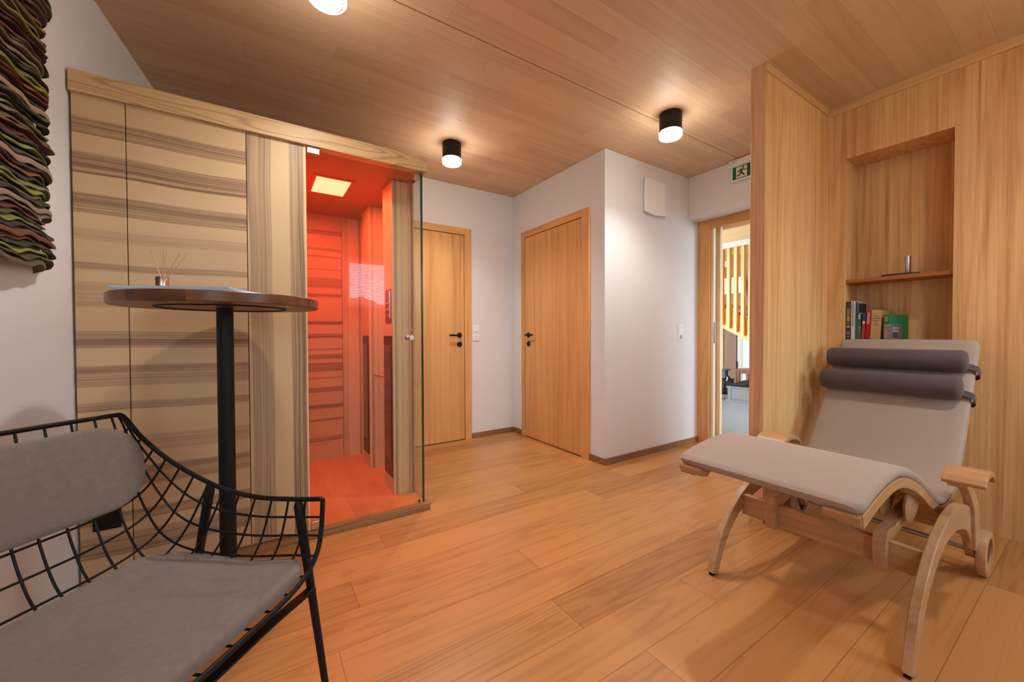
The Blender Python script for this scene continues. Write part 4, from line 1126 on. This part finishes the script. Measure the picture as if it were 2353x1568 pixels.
be = thing('wooden_bench', 'brown wooden bench behind the grey chest in the hall', 'bench', (6.9, 3.2, 0))
W_BR = plain('brown_bench_wood', srgb(168, 104, 60), .45, noise=.1, nscale=8)
mbox('seat', (6.68, 7.05, 2.5, 3.475, .440, .465), W_BR, be, bevel=.003)
mbox('apron', (6.70, 6.72, 2.55, 3.45, .395, .4398), W_BR, be)
mbox('leg', (6.70, 6.745, 3.405, 3.45, 0, .395), W_BR, be, bevel=.002); mbox('leg', (7.0, 7.04, 3.405, 3.45, 0, .44), W_BR, be, bevel=.002)
mbox('back_board', (7.03, 7.05, 2.5, 3.40, .05, .4395), W_HALLP, be)
bg = thing('backpack', 'black bag with pale reflective trims on the hall floor', 'bag', (6.42, 3.48, 0))
blob('bag_body', (6.44, 3.485, .17), (.11, .12, .19), FAB, None, None, 4, bg)
blob('bag_flap', (6.42, 3.47, .305), (.085, .12, .03), FAB, None, None, 9, bg)
bm = bmesh.new()
for y_, s_ in ((3.50, 1), (3.41, -1)):
    tube(bm, smoothpath([(6.31, y_, .30), (6.298, y_+.022*s_, .325), (6.298, y_+.02*s_, .355), (6.305, y_-.012*s_, .365), (6.30, y_-.03*s_, .34)], 4), .007, 8)
link('reflective_trim', bm, plain('reflective_white', srgb(226, 220, 204), .3), bg)
sb = thing('push_scooter', 'black folding push scooter leaning in the hall doorway', 'scooter', (6.23, 3.52, 0))
bm = bmesh.new(); tube(bm, [(6.20, 3.525, .09), (6.20, 3.545, .68)], .018, 12); link('steering_tube', bm, BLACKM, sb)
bm = bmesh.new(); tube(bm, [(6.20, 3.64, .705), (6.20, 3.43, .700)], .011, 10); lathe(bm, [(.022, 0), (.026, .03), (.020, .05)], (6.20, 3.545, .68), 16, 'Z'); link('handlebar', bm, BLACKM, sb)
bm = bmesh.new(); lathe(bm, [(.014, -.02), (.018, 0), (.014, .02)], (6.178, 3.540, .635), 14, 'Z'); link('clamp', bm, plain('orange_clamp', srgb(226, 96, 20), .4), sb)
bm = bmesh.new(); box(bm, 6.215, 6.26, 3.42, 3.60, .10, .13); link('deck', bm, BLACKM, sb, bevel=.005)
bm = bmesh.new(); lathe(bm, [(.03, -.012), (.05, -.012), (.05, .012), (.03, .012)], (6.20, 3.525, .051), 24, 'X'); link('wheel', bm, BLACKM, sb)
bm = bmesh.new(); tube(bm, smoothpath([(6.18, 3.54, .62), (6.175, 3.50, .45), (6.175, 3.48, .33)], 4), .005, 8); link('cable', bm, BLACKM, sb)
rb = thing('shopping_basket', 'red and black basket hanging behind the push scooter', 'basket', (6.30, 3.47, .36))
mbox('basket_body', (6.24, 6.34, 3.45, 3.58, .36, .465), plain('red_plastic', srgb(196, 24, 14), .35), rb, bevel=.02)
mbox('basket_rim', (6.235, 6.345, 3.36, 3.60, .466, .486), plain('navy_plastic', srgb(26, 32, 40), .4), rb, bevel=.004)
mbox('basket_side', (6.25, 6.34, 3.395, 3.447, .36, .466), plain('navy_plastic', srgb(26, 32, 40), .4), rb, bevel=.006)
